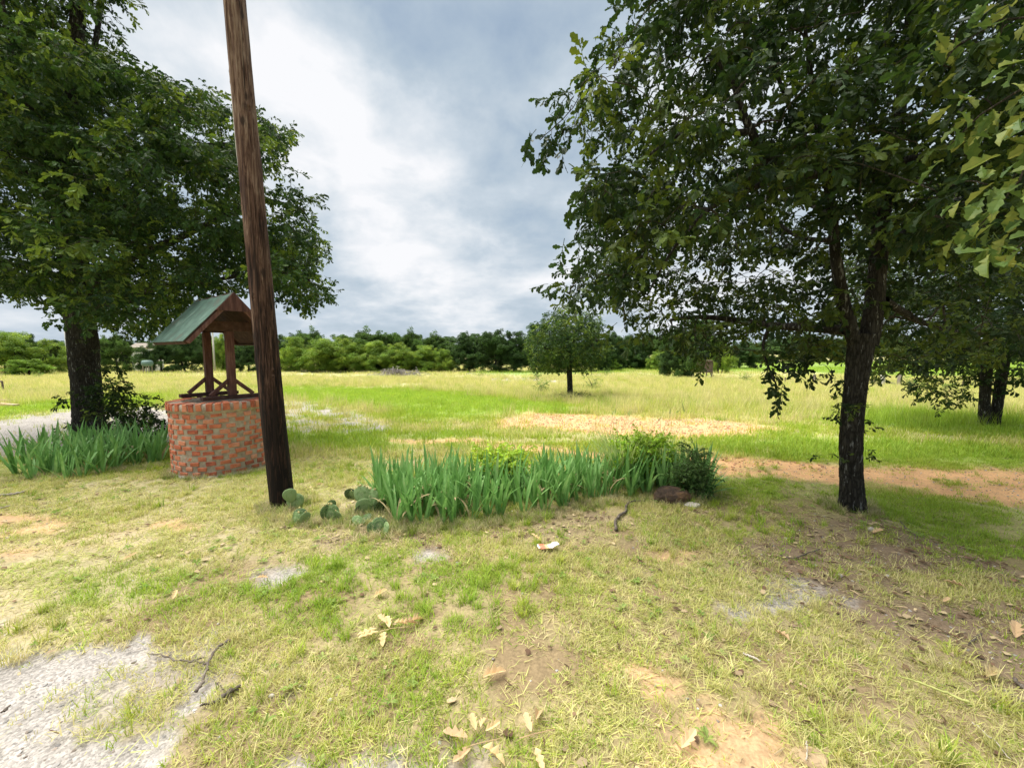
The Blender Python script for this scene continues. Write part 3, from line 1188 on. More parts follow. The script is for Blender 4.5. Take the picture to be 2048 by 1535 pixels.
def stem(spec, Y=None):
    """(px, py, width px, Y) along a stem to points and radii"""
    pts, rad = [], []
    for s in spec:
        px, py, w = s[:3]
        y = s[3] if len(s) > 3 else Y
        pts.append(atY(px, py, y))
        ta = abs(px - 1024) / FPX
        rad.append(w / 2 * y / FPX / math.sqrt(1 + ta * ta))
    return pts, rad


def sub(P, R, k=6):
    return list(P[::k]), list(R[::k])


# ---- left oak
g = np.random.default_rng(31)
YL = 8.3
lo = thing('oak_tree', ground(180, 872), 'big dark green oak filling the left side, thick trunk rising beside the brick well', 'tree')
pts, rad = stem([(186, 885, 84), (180, 868, 72), (176, 820, 66), (171, 760, 66), (166, 700, 66), (160, 620, 64), (150, 540, 62), (140, 470, 60), (130, 420, 58),
                 (128, 360, 44), (134, 280, 38), (144, 180, 34), (152, 80, 30), (158, -40, 26), (165, -200, 18), (170, -340, 10)], YL)
tr, P0, R0 = fat_tube('trunk', pts, rad, M_BARK, lo, 56, .022, .11, 1, .25)
nodes, nr = sub(P0, R0, 8)
limbs_l = [
    [(132, 425, 40, 8.3), (95, 385, 32, 8.1), (50, 345, 28, 7.9), (0, 300, 22, 7.8), (-120, 200, 16, 7.6), (-250, 60, 8, 7.5)],
    [(150, 540, 26, 8.3), (210, 470, 22, 8.0), (260, 400, 18, 7.8), (300, 330, 14, 7.6), (340, 250, 10, 7.5), (380, 190, 6, 7.5)],
    [(155, 590, 26, 8.3), (250, 520, 20, 8.4), (350, 480, 16, 8.6), (450, 430, 12, 8.7), (540, 400, 9, 8.8), (610, 420, 5, 8.8)],
    [(140, 470, 26, 8.3), (220, 380, 20, 8.6), (320, 320, 16, 9.0), (420, 290, 12, 9.2), (510, 290, 9, 9.3), (590, 260, 5, 9.3)],
    [(160, 630, 18, 8.3), (240, 600, 14, 7.6), (330, 570, 11, 7.3), (430, 560, 9, 7.4), (540, 540, 6, 7.6), (620, 560, 4, 7.8)],
    [(130, 330, 20, 8.3), (60, 220, 16, 7.6), (20, 100, 12, 7.2), (0, -30, 8, 7.0)],
    [(150, 200, 16, 8.3), (190, 90, 12, 8.6), (205, 0, 9, 8.8), (200, -90, 6, 8.9)],
    [(150, 560, 20, 8.3), (70, 540, 15, 7.5), (-20, 520, 12, 7.0), (-150, 480, 8, 6.8)],
    [(145, 500, 18, 8.3), (160, 450, 14, 9.6), (200, 380, 10, 10.6), (260, 330, 6, 11)],
]
for li, sp in enumerate(limbs_l):
    p, r = stem(sp)
    o, P1, R1 = fat_tube('limb', p, r, M_BARK, lo, 20, .05, .10, 20 + li)
    a, b = sub(P1, R1, 6)
    nodes += a
    nr += b
poly_l = [(-230, -260), (290, -260), (255, -120), (232, -20), (205, 20), (215, 62), (262, 100), (330, 132), (345, 128), (385, 138), (430, 160), (450, 185), (500, 212), (560, 225), (612, 228), (620, 285),
          (600, 300), (560, 318), (585, 350), (610, 385), (635, 430), (668, 470), (650, 505), (640, 540), (674, 580), (665, 610), (640, 640), (600, 610), (570, 585), (540, 590),
          (505, 600), (480, 600), (440, 590), (400, 600), (370, 620), (320, 655), (285, 672), (240, 690), (228, 725), (205, 700), (120, 668), (100, 690), (85, 690), (60, 650), (30, 610), (-40, 600), (-230, 600)]


def nosky_l(x, y):
    if 0 < x < 85 and 330 < y < 410 and random.random() < .8:
        return True
    if 110 < x < 175 and 430 < y < 540 and random.random() < .6:
        return True
    return False


cen = crown_centres(poly_l, lambda x, y, u, e: YL + u * 2.6 * e + (.3 if x > 400 else 0), .66, 320, 5, nosky=nosky_l, margin=30)
cen = boughs(cen, 11.5, .43, g)
mb = MB()
grow(cen, nodes, nr, g, mb)
o = mb.obj('twigs', M_BARK2, lo)
setp(o, kind='stuff')
P, R, S, T = leaves_at(cen, 6.2, .22, g, lambda c, g: oak_tint(c, g) * 1.6, .92)
spread('foliage', SPRIGS, M_LEAF, P, R, S, T, lo, seed=1)
print('left', len(cen), len(P))
# sprouting leaves low on the trunk
low = [atY(*q) for q in [(205, 735, 7.7), (225, 760, 7.8), (150, 800, 7.6), (138, 795, 7.7), (215, 700, 7.8), (190, 640, 7.5), (130, 690, 7.7), (235, 790, 7.9), (210, 800, 7.7), (195, 770, 7.6), (215, 775, 7.6), (230, 740, 7.8), (200, 820, 7.7),
                         (135, 845, 7.6)]]
P, R, S, T = leaves_at(low, 5, .20, g, lambda c, g: oak_tint(c, g) * .9, .85)
o = spread('trunk_sprouts', SPRIGS, M_LEAF, P, R, S, T, lo, seed=2)

# shrub at the foot of the left oak
sh = thing('leafy_shrub', ground(255, 872), 'dark leafy shrub growing at the foot of the left oak trunk', 'shrub')
polys = [(195, 760), (240, 755), (255, 785), (300, 800), (330, 830), (340, 862), (322, 880), (230, 885), (190, 882), (186, 800)]
cs = crown_centres(polys, lambda x, y, u, e: 7.7 + u * .45 * e, .16, 75, 8, edge=40)
mb = MB()
b0 = np.array(ground(235, 876))
grow(cs, [b0, b0 + [.05, 0, .1]], [.03, .02], g, mb, .015)
mb.obj('stems', M_BARK2, sh)
P, R, S, T = leaves_at(cs, 7, .17, g, lambda c, g: oak_tint(c, g) * (.8 if g.uniform() < .8 else 2.0), .62)
spread('foliage', SPRIGS, M_LEAF, P, R, S, T, sh, seed=3)

# ---- right oak
g = np.random.default_rng(41)
YR = 3.93
ro = thing('oak_tree', ground(1705, 1018), 'forked oak with dark furrowed trunk and drooping branches right of the iris bed', 'tree')
pts, rad = stem([(1704, 1030, 62), (1705, 1018, 56), (1703, 980, 50), (1701, 930, 47), (1702, 870, 47), (1707, 810, 48), (1714, 750, 51), (1720, 700, 56), (1724, 668, 60)], YR)
tr, P0, R0 = fat_tube('trunk', pts, rad, M_BARK, ro, 72, .010, .12, 3, .16, fz=14, fa=4)
nodes, nr = [P0[-1]], [.12]
limbs_r = [
    [(1712, 690, 32, 3.93), (1694, 640, 32, 3.9), (1682, 580, 28, 3.9), (1670, 500, 24, 3.9), (1664, 420, 21, 3.9), (1655, 360, 18, 3.85), (1640, 280, 14, 3.8), (1625, 180, 10, 3.7), (1610, 60, 7, 3.6)],
    [(1735, 690, 46, 3.95), (1748, 620, 44, 3.95), (1756, 540, 40, 4.0), (1760, 460, 36, 4.0), (1770, 390, 34, 3.95), (1785, 320, 30, 3.9), (1800, 220, 24, 3.8), (1815, 100, 18, 3.7), (1825, -60, 12, 3.6), (1830, -220, 7, 3.5)],
    [(1778, 345, 30, 3.93), (1700, 345, 27, 3.7), (1620, 348, 24, 3.4), (1560, 342, 22, 3.2), (1522, 300, 18, 3.1), (1500, 262, 16, 3.05), (1482, 225, 13, 3.0), (1476, 185, 11, 3.0), (1466, 150, 8, 3.0), (1420, 110, 5, 3.0)],
    [(1500, 262, 13, 3.05), (1460, 268, 12, 3.0), (1420, 268, 10, 2.95), (1385, 252, 8, 2.9), (1330, 280, 6, 2.9), (1300, 310, 4, 2.9)],
    [(1570, 345, 14, 3.2), (1500, 380, 11, 3.1), (1440, 400, 9, 3.05), (1380, 450, 7, 3.0), (1330, 520, 5, 3.0), (1300, 580, 3, 3.0)],
    [(1690, 660, 24, 3.93), (1620, 655, 20, 4.3), (1550, 652, 17, 4.7), (1480, 640, 14, 5.0), (1400, 632, 10, 5.3), (1340, 640, 6, 5.5)],
    [(1665, 480, 13, 3.9), (1610, 480, 10, 4.2), (1570, 462, 8, 4.4), (1545, 430, 6, 4.5)],
    [(1760, 500, 24, 4.0), (1815, 455, 20, 4.3), (1870, 415, 16, 4.6), (1930, 395, 13, 4.8), (2010, 380, 9, 5.0), (2100, 360, 6, 5.1)],
    [(1785, 330, 26, 3.9), (1850, 310, 22, 3.7), (1930, 305, 19, 3.4), (2030, 270, 15, 3.1), (2150, 200, 10, 2.9)],
    [(1770, 600, 20, 3.95), (1830, 640, 16, 4.3), (1900, 660, 12, 4.8), (1980, 670, 9, 5.2), (2080, 680, 6, 5.4)],
    [(1655, 350, 13, 3.85), (1600, 260, 10, 3.9), (1560, 170, 8, 3.9), (1530, 70, 6, 3.9), (1500, -40, 4, 3.9)],
    [(1664, 430, 12, 3.9), (1600, 400, 10, 4.8), (1520, 400, 8, 5.6), (1450, 430, 6, 6.2)],
    [(1540, 652, 8, 4.7), (1520, 690, 6, 4.6), (1535, 730, 4, 4.5), (1555, 775, 3, 4.4)],
]
for li, sp in enumerate(limbs_r):
    p, r = stem(sp)
    o, P1, R1 = fat_tube('limb', p, r, M_BARK, ro, 22, .03, .12, 60 + li)
    a, b = sub(P1, R1, 6)
    nodes += a
    nr += b
poly_rf = [(1300, -170), (1290, -60), (1300, 0), (1262, 20), (1236, 60), (1215, 90), (1165, 100), (1150, 140), (1148, 195), (1132, 225), (1120, 262), (1135, 300), (1165, 330), (1168, 380), (1150, 430), (1140, 470),
           (1165, 500), (1140, 560), (1130, 600), (1180, 610), (1220, 585), (1250, 640), (1290, 600), (1330, 560), (1400, 500), (1480, 440), (1560, 430), (1700, 420), (1800, 480),
           (1900, 520), (2048, 500), (2210, 480), (2210, -170)]
poly_rb = [(1180, 430), (1250, 350), (1400, 300), (1600, 250), (1900, 300), (2230, 300), (2230, 690), (2048, 700), (1880, 690), (1790, 730), (1750, 690), (1700, 720), (1650, 700), (1600, 705), (1560, 700),
           (1500, 690), (1440, 715), (1380, 690), (1320, 650), (1250, 655), (1240, 600), (1200, 560), (1180, 500)]


def nosky_r(x, y):
    if 1270 < x < 1510 and 230 < y < 400 and random.random() < .9:
        return True
    if 1440 < x < 1560 and 150 < y < 330 and random.random() < .85:
        return True
    if 1290 < x < 1390 and 430 < y < 530 and random.random() < .7:
        return True
    if 1580 < x < 1660 and 190 < y < 300 and random.random() < .7:
        return True
    if 1820 < x < 1960 and 300 < y < 430 and random.random() < .6:
        return True
    if 1500 < x < 1690 and 380 < y < 470 and random.random() < .8:
        return True
    return False


cf = crown_centres(poly_rf, lambda x, y, u, e: 3.5 + u * .75 * e - (.6 if x > 1900 else 0), .40, 280, 15, nosky=nosky_r, tries=16000, edge=70, margin=30)
cf = boughs(cf, 5.6, .22, g, .8)
cb = crown_centres(poly_rb, lambda x, y, u, e: 5.3 + u * 1.5 * e, .56, 210, 16, nosky=nosky_r, edge=60)
cb = boughs(cb, 6.2, .32, g)
hang = [atY(*q) for q in [(1545, 720, 4.5), (1535, 745, 4.5), (1560, 760, 4.4), (1558, 785, 4.4), (1575, 735, 4.5), (1600, 705, 4.6), (1640, 730, 4.8), (1665, 750, 4.8), (1080, 280, 3.1), (1100, 262, 3.1),
                          (1300, 660, 4.2), (1370, 700, 4.8), (1420, 715, 4.9), (1775, 745, 5.0), (1138, 585, 3.2), (1150, 470, 3.1), (1250, 655, 3.8)]]
allc = np.concatenate([cf, cb, np.array(hang)])
mb = MB()
grow(allc, nodes, nr, g, mb, .028)
o = mb.obj('twigs', M_BARK2, ro)
setp(o, kind='stuff')
P, R, S, T = leaves_at(cf, 5.0, .15, g, oak_tint, .72, .3)
P2, R2, S2, T2 = leaves_at(cb, 4.2, .19, g, lambda c, g: oak_tint(c, g) * .9, .76, .4)
P3, R3, S3, T3 = leaves_at(hang, 4.5, .16, g, oak_tint, .8, .9)
spread('foliage', SPRIGS, M_LEAF, np.concatenate([P, P2, P3]), np.concatenate([R, R2, R3]), np.concatenate([S, S2, S3]), np.concatenate([T, T2, T3]), ro, seed=6)
print('right', len(cf), len(cb), len(P) + len(P2))
sp = [atY(*q) for q in [(1668, 808, 3.9), (1685, 800, 3.85), (1680, 822, 3.85), (1700, 812, 3.72)]]
P, R, S, T = leaves_at(sp, 4, .07, g, oak_tint, .42)
sp2 = [atY(*q) for q in [(1750, 850, 3.95), (1728, 858, 3.85), (1742, 905, 3.9), (1725, 912, 3.85), (1655, 908, 3.85), (1675, 912, 3.85)]]
P2, R2, S2, T2 = leaves_at(sp2, 2.5, .04, g, oak_tint, .36, .1)
spread('trunk_sprouts', SPRIGS, M_LEAF, np.concatenate([P, P2]), np.concatenate([R, R2]), np.concatenate([S, S2]), np.concatenate([T, T2]), ro, seed=7)

# near branch that hangs in at the right edge: its leaves can be told apart
M_LEAF_BIG = simple_mat('big_oak_leaf', [(.25, (.07, .13, .03)), (.5, (.13, .20, .04)), (.72, (.26, .29, .06))], 9, .5, per_obj=.5, bump=.15, dist=.003)


def add_transl(m, t=.35):
    nt = m.node_tree
    b = nt.nodes['Principled BSDF']
    src = b.inputs['Base Color'].links[0].from_socket
    tr = N(nt, 'ShaderNodeBsdfTranslucent')
    nt.links.new(src, tr.inputs['Color'])
    mx = N(nt, 'ShaderNodeMixShader', ins={0: t})
    nt.links.new(b.outputs[0], mx.inputs[1])
    nt.links.new(tr.outputs[0], mx.inputs[2])
    nt.links.new(mx.outputs[0], nt.nodes['Material Output'].inputs[0])
    return m


add_transl(M_LEAF_BIG)
big_meshes = []
for kx in range(5):
    mb = MB()
    v, f = leaf_geo(.12, .15 + .08 * kx, .3 + .15 * kx, .3)
    mb.add(v, f)
    big_meshes.append(mb.mesh('leaf', M_LEAF_BIG, smooth=False))
mb = MB()
near_specs = [
    [(2250, 60, 16, 1.9), (2140, 120, 10, 1.9), (2040, 180, 7, 1.95), (1960, 230, 5, 2.05), (1900, 290, 3, 2.15)],
    [(2140, 120, 9, 1.9), (2080, 250, 7, 1.85), (2040, 360, 5, 1.85), (1990, 420, 4, 1.95), (1940, 470, 3, 2.0)],
    [(2250, 60, 10, 1.9), (2120, 30, 8, 2.0), (2000, 40, 6, 2.1), (1920, 90, 4, 2.2), (1840, 150, 3, 2.3)],
    [(2080, 250, 6, 1.85), (2060, 400, 5, 1.8), (2050, 480, 4, 1.8), (2010, 520, 3, 1.85)],
]
npts = []
for sp in near_specs:
    p, r = stem(sp)
    p = np.array(p)
    mb.tube(p, r, 6)
    for i in range(len(p) - 1):
        for t in np.linspace(0, 1, 6)[:-1]:
            npts.append(p[i] + (p[i + 1] - p[i]) * t)
nb = mb.obj('overhanging_branch', M_BARK2, ro)
nb.name = 'overhanging_branch'
loc_ro = np.array(tuple(ro.location))
cnt = 0
for q in npts:
    for _ in range(3):
        if cnt >= 240:
            break
        off = g.normal(size=3) * np.array([.07, .07, .06])
        place('leaf', big_meshes[g.integers(0, 5)], nb, tuple(q + off - loc_ro), (g.uniform(-.8, .8), g.uniform(-.1, 1.1), g.uniform(0, 6.28)), (g.uniform(.55, 1.05),) * 3)
        cnt += 1

# ---- twin trunk oak at the right edge, farther off
g = np.random.default_rng(51)
YF = 9.7
fo = thing('oak_tree', ground(1980, 852), 'twin stemmed oak standing in tall grass at the right edge', 'tree')
for li, sp in enumerate([[(1966, 862, 36), (1968, 850, 30), (1969, 800, 26), (1974, 740, 26), (1978, 680, 24), (1974, 600, 20), (1965, 500, 16), (1950, 380, 10)],
                         [(1990, 862, 32), (1988, 850, 26), (1996, 800, 24), (2006, 740, 26), (2014, 680, 24), (2030, 600, 20), (2060, 500, 14), (2090, 380, 10)]]):
    p, r = stem(sp, YF)
    o, P1, R1 = fat_tube('trunk', p, r, M_BARK, fo, 36, .03, .10, 90 + li, .15)
    if li == 0:
        nodes, nr = sub(P1, R1, 8)
    else:
        a, b = sub(P1, R1, 8)
        nodes += a
        nr += b
for li, sp in enumerate([[(1974, 640, 14, 9.7), (1900, 620, 11, 9.2), (1830, 640, 8, 8.9), (1780, 660, 5, 8.7)],
                         [(2014, 640, 14, 9.7), (2100, 600, 11, 9.5), (2200, 590, 8, 9.3), (2320, 600, 5, 9.2)],
                         [(1972, 560, 12, 9.7), (1880, 500, 9, 9.9), (1800, 470, 6, 10.1)],
                         [(1976, 680, 9, 9.7), (1920, 700, 7, 9.2), (1870, 740, 4, 8.9)]]):
    p, r = stem(sp)
    o, P1, R1 = fat_tube('limb', p, r, M_BARK, fo, 14, .06, .10, 100 + li)
    a, b = sub(P1, R1, 5)
    nodes += a
    nr += b
poly_f = [(1700, 520), (1740, 430), (1850, 340), (2000, 300), (2300, 330), (2420, 600), (2400, 740), (2200, 770), (2048, 745), (2010, 752), (1960, 738), (1925, 745), (1905, 765), (1888, 800), (1870, 790), (1840, 780), (1822, 800), (1812, 775),
          (1835, 748), (1850, 742), (1800, 738), (1760, 728), (1735, 715), (1700, 690), (1680, 600)]
cc = crown_centres(poly_f, lambda x, y, u, e: 9.5 + u * 2.0 * e, .8, 150, 25, edge=70)
cc = boughs(cc, 11, .5, g)
mb = MB()
grow(cc, nodes, nr, g, mb, .03)
o = mb.obj('twigs', M_BARK2, fo)
setp(o, kind='stuff')
P, R, S, T = leaves_at(cc, 5, .24, g, lambda c, g: oak_tint(c, g) * 1.1, .95)
spread('foliage', SPRIGS, M_LEAF, P, R, S, T, fo, seed=9)

# ---- lone small oak in the field
g = np.random.default_rng(61)
b0 = ground(1140, 797)
YS = b0[1]
so = thing('oak_tree', b0, 'small round lone oak standing in the middle of the meadow', 'tree')
p, r = stem([(1140, 802, 16), (1140, 795, 12), (1140, 770, 11), (1139, 745, 11), (1138, 715, 10), (1135, 680, 7), (1130, 640, 4)], YS)
o, P1, R1 = fat_tube('trunk', p, r, M_BARK, so, 24, .05, .1, 110, .2)
nodes, nr = sub(P1, R1, 5)
for li, sp in enumerate([[(1138, 725, 6), (1170, 700, 5), (1195, 680, 3)], [(1138, 720, 6), (1105, 700, 5), (1075, 690, 3)], [(1137, 700, 5), (1160, 660, 4), (1175, 630, 2)]]):
    p, r = stem(sp, YS)
    o, P1, R1 = fat_tube('limb', p, r, M_BARK, so, 10, .1, .1, 120 + li)
    a, b = sub(P1, R1, 3)
    nodes += a
    nr += b
poly_s = [(1130, 606), (1150, 612), (1178, 618), (1200, 632), (1212, 650), (1200, 672), (1226, 690), (1214, 716), (1190, 738), (1172, 744), (1150, 736), (1120, 744), (1086, 742), (1066, 738), (1052, 716), (1046, 694), (1056, 672), (1068, 650), (1090, 632), (1112, 618)]
cc = crown_centres(poly_s, lambda x, y, u, e: YS + u * 1.9 * e, .27, 380, 26, edge=45)
mb = MB()
grow(cc, nodes, nr, g, mb, .02)
o = mb.obj('twigs', M_BARK2, so)
setp(o, kind='stuff')
P, R, S, T = leaves_at(cc, 9, .24, g, lambda c, g: oak_tint(c, g) * 1.8, .85)
spread('foliage', SPRIGS, M_LEAF, P, R, S, T, so, seed=10)

# ------------------------------------------------------------------ background trees


def tree_proto(kind, seed):
    """unit tree (1 m high, about 1 m wide) as (stem mesh, foliage mesh with modifier)"""
    g = np.random.default_rng(seed)
    H = 7.0
    mb = MB()
    cen = []
    if kind == 'mesquite':
        nst = 4
        cl = 120
        tint = lambda c, g: (np.array([.15, .25, .035]) if g.uniform() < .6 else np.array([.24, .34, .05])) * g.uniform(.75, 1.2)
    elif kind == 'oak':
        nst = 2
        cl = 120
        tint = lambda c, g: np.array([.075, .135, .032]) * g.uniform(.7, 1.5)
    elif kind == 'dark':
        nst = 1
        cl = 130
        tint = lambda c, g: np.array([.050, .095, .028]) * g.uniform(.7, 1.5)
    else:   # bush
        nst = 3
        cl = 60
        tint = lambda c, g: np.array([.16, .27, .04]) * g.uniform(.8, 1.25)
    zb = dict(mesquite=.10, oak=.22, dark=.12, bush=.12)[kind] * H
    lobes = []
    for _ in range(9 if kind == 'mesquite' else 7):
        a = g.uniform(0, 6.28)
        r = H * .32 * math.sqrt(g.uniform(0, 1))
        zc = H * g.uniform(.42, .80) * (1 - .22 * r / (H * .3))
        lobes.append((np.array([r * math.cos(a), r * math.sin(a), zc]), H * g.uniform(.15, .24)))
    lobes.append((np.array([0, 0, H * .76]), H * .2))
    while len(cen) < cl:
        c, r = lobes[g.integers(0, len(lobes))]
        u = g.normal(size=3)
        u /= np.linalg.norm(u)
        p = c + u * r * g.uniform(.3, 1) ** .5 * np.array([1, 1, .8])
        if p[2] > zb and p[2] < H * .97:
            cen.append(p)
    if True:
        for _ in range(55 if kind == 'mesquite' else 36):
            a = g.uniform(0, 6.28)
            r = H * .42 * math.sqrt(g.uniform(.1, 1))
            cen.append(np.array([r * math.cos(a), r * math.sin(a), H * g.uniform(.04, .42)]))
    cen = np.array(cen)
    nodes, nr = [], []
    for i in range(nst):
        a = g.uniform(0, 6.28)
        top = np.array([math.cos(a), math.sin(a), 0]) * H * .16 * (nst > 1) + np.array([0, 0, H * .55])
        b = np.array([math.cos(a), math.sin(a), 0]) * .12 * nst
        pts = curve(b - [0, 0, .4], top, .04, 8, g)
        rr = np.linspace(.17, .05, 8) * (1.2 if nst == 1 else .8)
        mb.tube(pts, rr, 7)
        nodes += pts[2:]
        nr += list(rr[2:])
    grow(cen[::2], nodes, nr, g, mb, .06)
    me_t = mb.mesh('trunk', M_BARK)
    P, R, S, T = leaves_at(cen, 5.2, .70, g, tint, 1.1, .2)
    o = spread('foliage', CLUMPS_F if kind == 'mesquite' else CLUMPS, M_LEAF, P, R, S, T, None, seed=seed)
    me_f, md = o.data, o.modifiers[0].node_group
    bpy.data.objects.remove(o)
    return me_t, me_f, md, H


PROTO = {k: [tree_proto(k, s) for s in ss] for k, ss in dict(mesquite=(201, 202, 203), oak=(211, 212), dark=(221, 222, 223), bush=(231, 232)).items()}
gt = np.random.default_rng(77)


def far_tree(name, px, py, w, h, kind, label, group=None, Y=None, cat='tree'):
    b = ground(px, py)
    if Y is not None:
        q = atY(px, 700, Y)
        b = np.array([q[0], Y, float(gz(q[0], Y))])
    me_t, me_f, md, H = PROTO[kind][gt.integers(0, len(PROTO[kind]))]
    hm = h * b[1] / FPX
    ta = abs(px - 1024) / FPX
    wm = w * b[1] / FPX / math.sqrt(1 + ta * ta)
    o = thing(name, b, label, cat, group, (0, 0, gt.uniform(0, 6.28)))
    sx = wm / (H * .98)
    o.scale = (sx, sx, hm / H)
    t = place('trunk', me_t, o)
    f = place('foliage', me_f, o)
    f['kind'] = 'stuff'
    m_ = f.modifiers.new('spread', 'NODES')
    m_.node_group = md
    return o


G_M = 'light green mesquite trees along the far edge of the meadow'
G_D = 'dark trees of the wood behind the meadow'
G_F = 'trees of the far treeline on the right'
ft = far_tree
ORD = 'first second third fourth fifth sixth seventh eighth ninth tenth eleventh twelfth thirteenth fourteenth fifteenth sixteenth seventeenth eighteenth nineteenth twentieth twenty-first twenty-second twenty-third twenty-fourth twenty-fifth twenty-sixth'.split()
ft('mesquite_tree', 25, 749, 190, 92, 'mesquite', 'broad light green mesquite at the far left edge of the meadow', G_M)
ft('mesquite_tree', 105, 748, 120, 74, 'mesquite', 'bright mesquite just left of the big oak trunk', G_M)
ft('mesquite_tree', -90, 750, 170, 85, 'mesquite', 'light mesquite partly outside the left edge', G_M)
ft('bush', 60, 751, 120, 40, 'dark' if False else 'bush', 'low bush in front of the leftmost mesquite', None, cat='bush')
ft('oak_tree', 235, 746, 90, 88, 'oak', 'dark tree beyond the meadow just right of the big oak trunk', G_D)
ft('oak_tree', 320, 746, 100, 78, 'dark', 'dark tree seen under the left eave of the well roof', G_D)
ft('oak_tree', 375, 745, 90, 84, 'dark', 'dark tree seen behind the left post of the well', G_D)
ft('mesquite_tree', 445, 744, 60, 82, 'mesquite', 'light tree seen between the two posts of the well', G_M)
ft('oak_tree', 495, 744, 80, 70, 'dark', 'dark tree seen between the right post of the well and the pole', G_D)
for i, (px, w, h, t) in enumerate([(592, 90, 74, 'light mesquite first to the right of the utility pole'), (645, 110, 76, 'broad light mesquite second to the right of the utility pole'),
                                   (700, 100, 70, 'light mesquite left of the brush pile'), (752, 96, 68, 'light mesquite directly behind the brush pile'),
                                   (800, 86, 62, 'light mesquite right of the brush pile'), (848, 80, 58, 'small light mesquite before the dark wood'),
                                   (888, 56, 54, 'rightmost yellowish mesquite against the dark wood')]):
    ft('mesquite_tree', px, 743.5, w, h, 'mesquite', t, G_M)
for i, (px, w, h, k) in enumerate([(560, 110, 80, 'dark'), (625, 90, 92, 'oak'), (680, 100, 78, 'oak'), (735, 120, 92, 'oak'), (780, 100, 80, 'oak'), (825, 70, 88, 'oak'), (872, 90, 82, 'oak')]):
    ft('oak_tree', px, 741.5, w, h, k, '%s dark oak from the left rising behind the row of light mesquites' % ORD[i], G_D)
for i, (px, w, h) in enumerate([(935, 84, 84), (985, 100, 94), (1030, 84, 88), (1075, 100, 104), (1120, 90, 90), (1185, 90, 92), (1228, 60, 84)]):
    ft('oak_tree', px, 742.5, w, h, 'dark', '%s dark dense tree from the left behind the lone oak' % ORD[i], 'dark trees behind the lone oak')
for i, (px, w, h, k) in enumerate([(1245, 80, 70, 'dark'), (1262, 90, 74, 'dark'), (1305, 90, 82, 'oak'), (1350, 80, 70, 'dark'), (1420, 90, 70, 'oak'), (1480, 100, 60, 'dark')]):
    ft('oak_tree', px, 738, w, h, k, '%s tree from the left in the wood right of the lone oak' % ORD[i], 'trees of the wood right of the lone oak')
ft('bush', 1223, 743, 40, 31, 'bush', 'bright green round bush just right of the lone oak', None, cat='bush')
ft('bush', 1275, 738, 38, 34, 'bush', 'bright small round tree in front of the dark wood, centre one', None, cat='bush')
ft('bush', 1249, 738, 18, 18, 'bush', 'smallest bright bush between the two round ones', None, cat='bush')
ft('bush', 1316, 740, 50, 44, 'mesquite', 'bright tree touching the left of the dark clump', None, cat='bush')
ft('oak_tree', 1352, 757, 80, 110, 'dark', 'left dark tree of the clump by the hunting blind', 'dark trees round the hunting blind')
ft('oak_tree', 1386, 758, 100, 135, 'oak', 'tall dark tree of the clump by the hunting blind', 'dark trees round the hunting blind')
ft('mesquite_tree', 1440, 747, 70, 86, 'mesquite', 'lighter green tree right behind the hunting blind', None)
for i, px in enumerate(np.linspace(1500, 2300, 16)):
    ft('oak_tree', px, 725, 120, 46 + 8 * (i % 3), 'dark' if i % 2 else 'oak', '%s tree from the left in the far treeline under the oaks' % ORD[i], G_F, Y=150 + 8 * (i % 3))
for i, px in enumerate(np.linspace(-250, 1250, 26)):
    ft('oak_tree', px, 725, 110, 52 + 7 * (i % 3), 'dark', '%s dark tree from the left in the back row of the wood' % ORD[i], 'back row of the wood', Y=118 + 7 * (i % 4))

# small bushes standing in the meadow


def weed(px, py, w, h, tint, label, seed):
    b = ground(px, py)
    o = thing('bush', b, label, 'bush')
    g = np.random.default_rng(seed)
    k = b[1] / FPX
    cs = np.array([b + np.array([g.normal() * w * k * .22, g.normal() * w * k * .22, abs(g.normal()) * h * k * .35 + .05]) for _ in range(int(16))])
    mb = MB()
    for c in cs:
        mb.tube(curve(b, c, 0, 4, g), [.012, .01, .008, .005], 4)
    mb.obj('stems', M_BARK2, o)
    P, R, S, T = leaves_at(cs, 5, .16 * w * k, g, lambda c, g: np.array(tint) * g.uniform(.8, 1.25), 1.2, .1)
    spread('foliage', SPRIGS_S, M_LEAF, P, R, S, T, o, seed=seed)
    return o


weed(1186, 778, 46, 34, (.20, .27, .08), 'pale feathery bush right of the lone oak trunk', 301)
weed(1082, 783, 26, 20, (.16, .25, .06), 'small bush left of the lone oak trunk', 302)
weed(1075, 762, 26, 20, (.16, .25, .06), 'small green bush beyond the pale stony patch', 303)
weed(962, 752, 24, 16, (.18, .28, .05), 'small green bush in front of the dark wood', 304)
weed(1212, 752, 34, 18, (.14, .24, .05), 'low green bush between the lone oak and the round bushes', 305)
weed(1160, 803, 40, 12, (.09, .12, .04), 'dark low sprouts at the foot of the lone oak', 306)
weed(1820, 778, 20, 24, (.12, .22, .04), 'small green bush right of the meadow gate', 307)
weed(1490, 762, 30, 16, (.13, .22, .05), 'low bush right of the ladder stand', 308)
weed(1900, 782, 16, 14, (.12, .22, .04), 'little bush on the fence line at the right', 309)
weed(80, 760, 14, 18, (.17, .28, .06), 'thin green sapling in the meadow left of the big oak', 310)

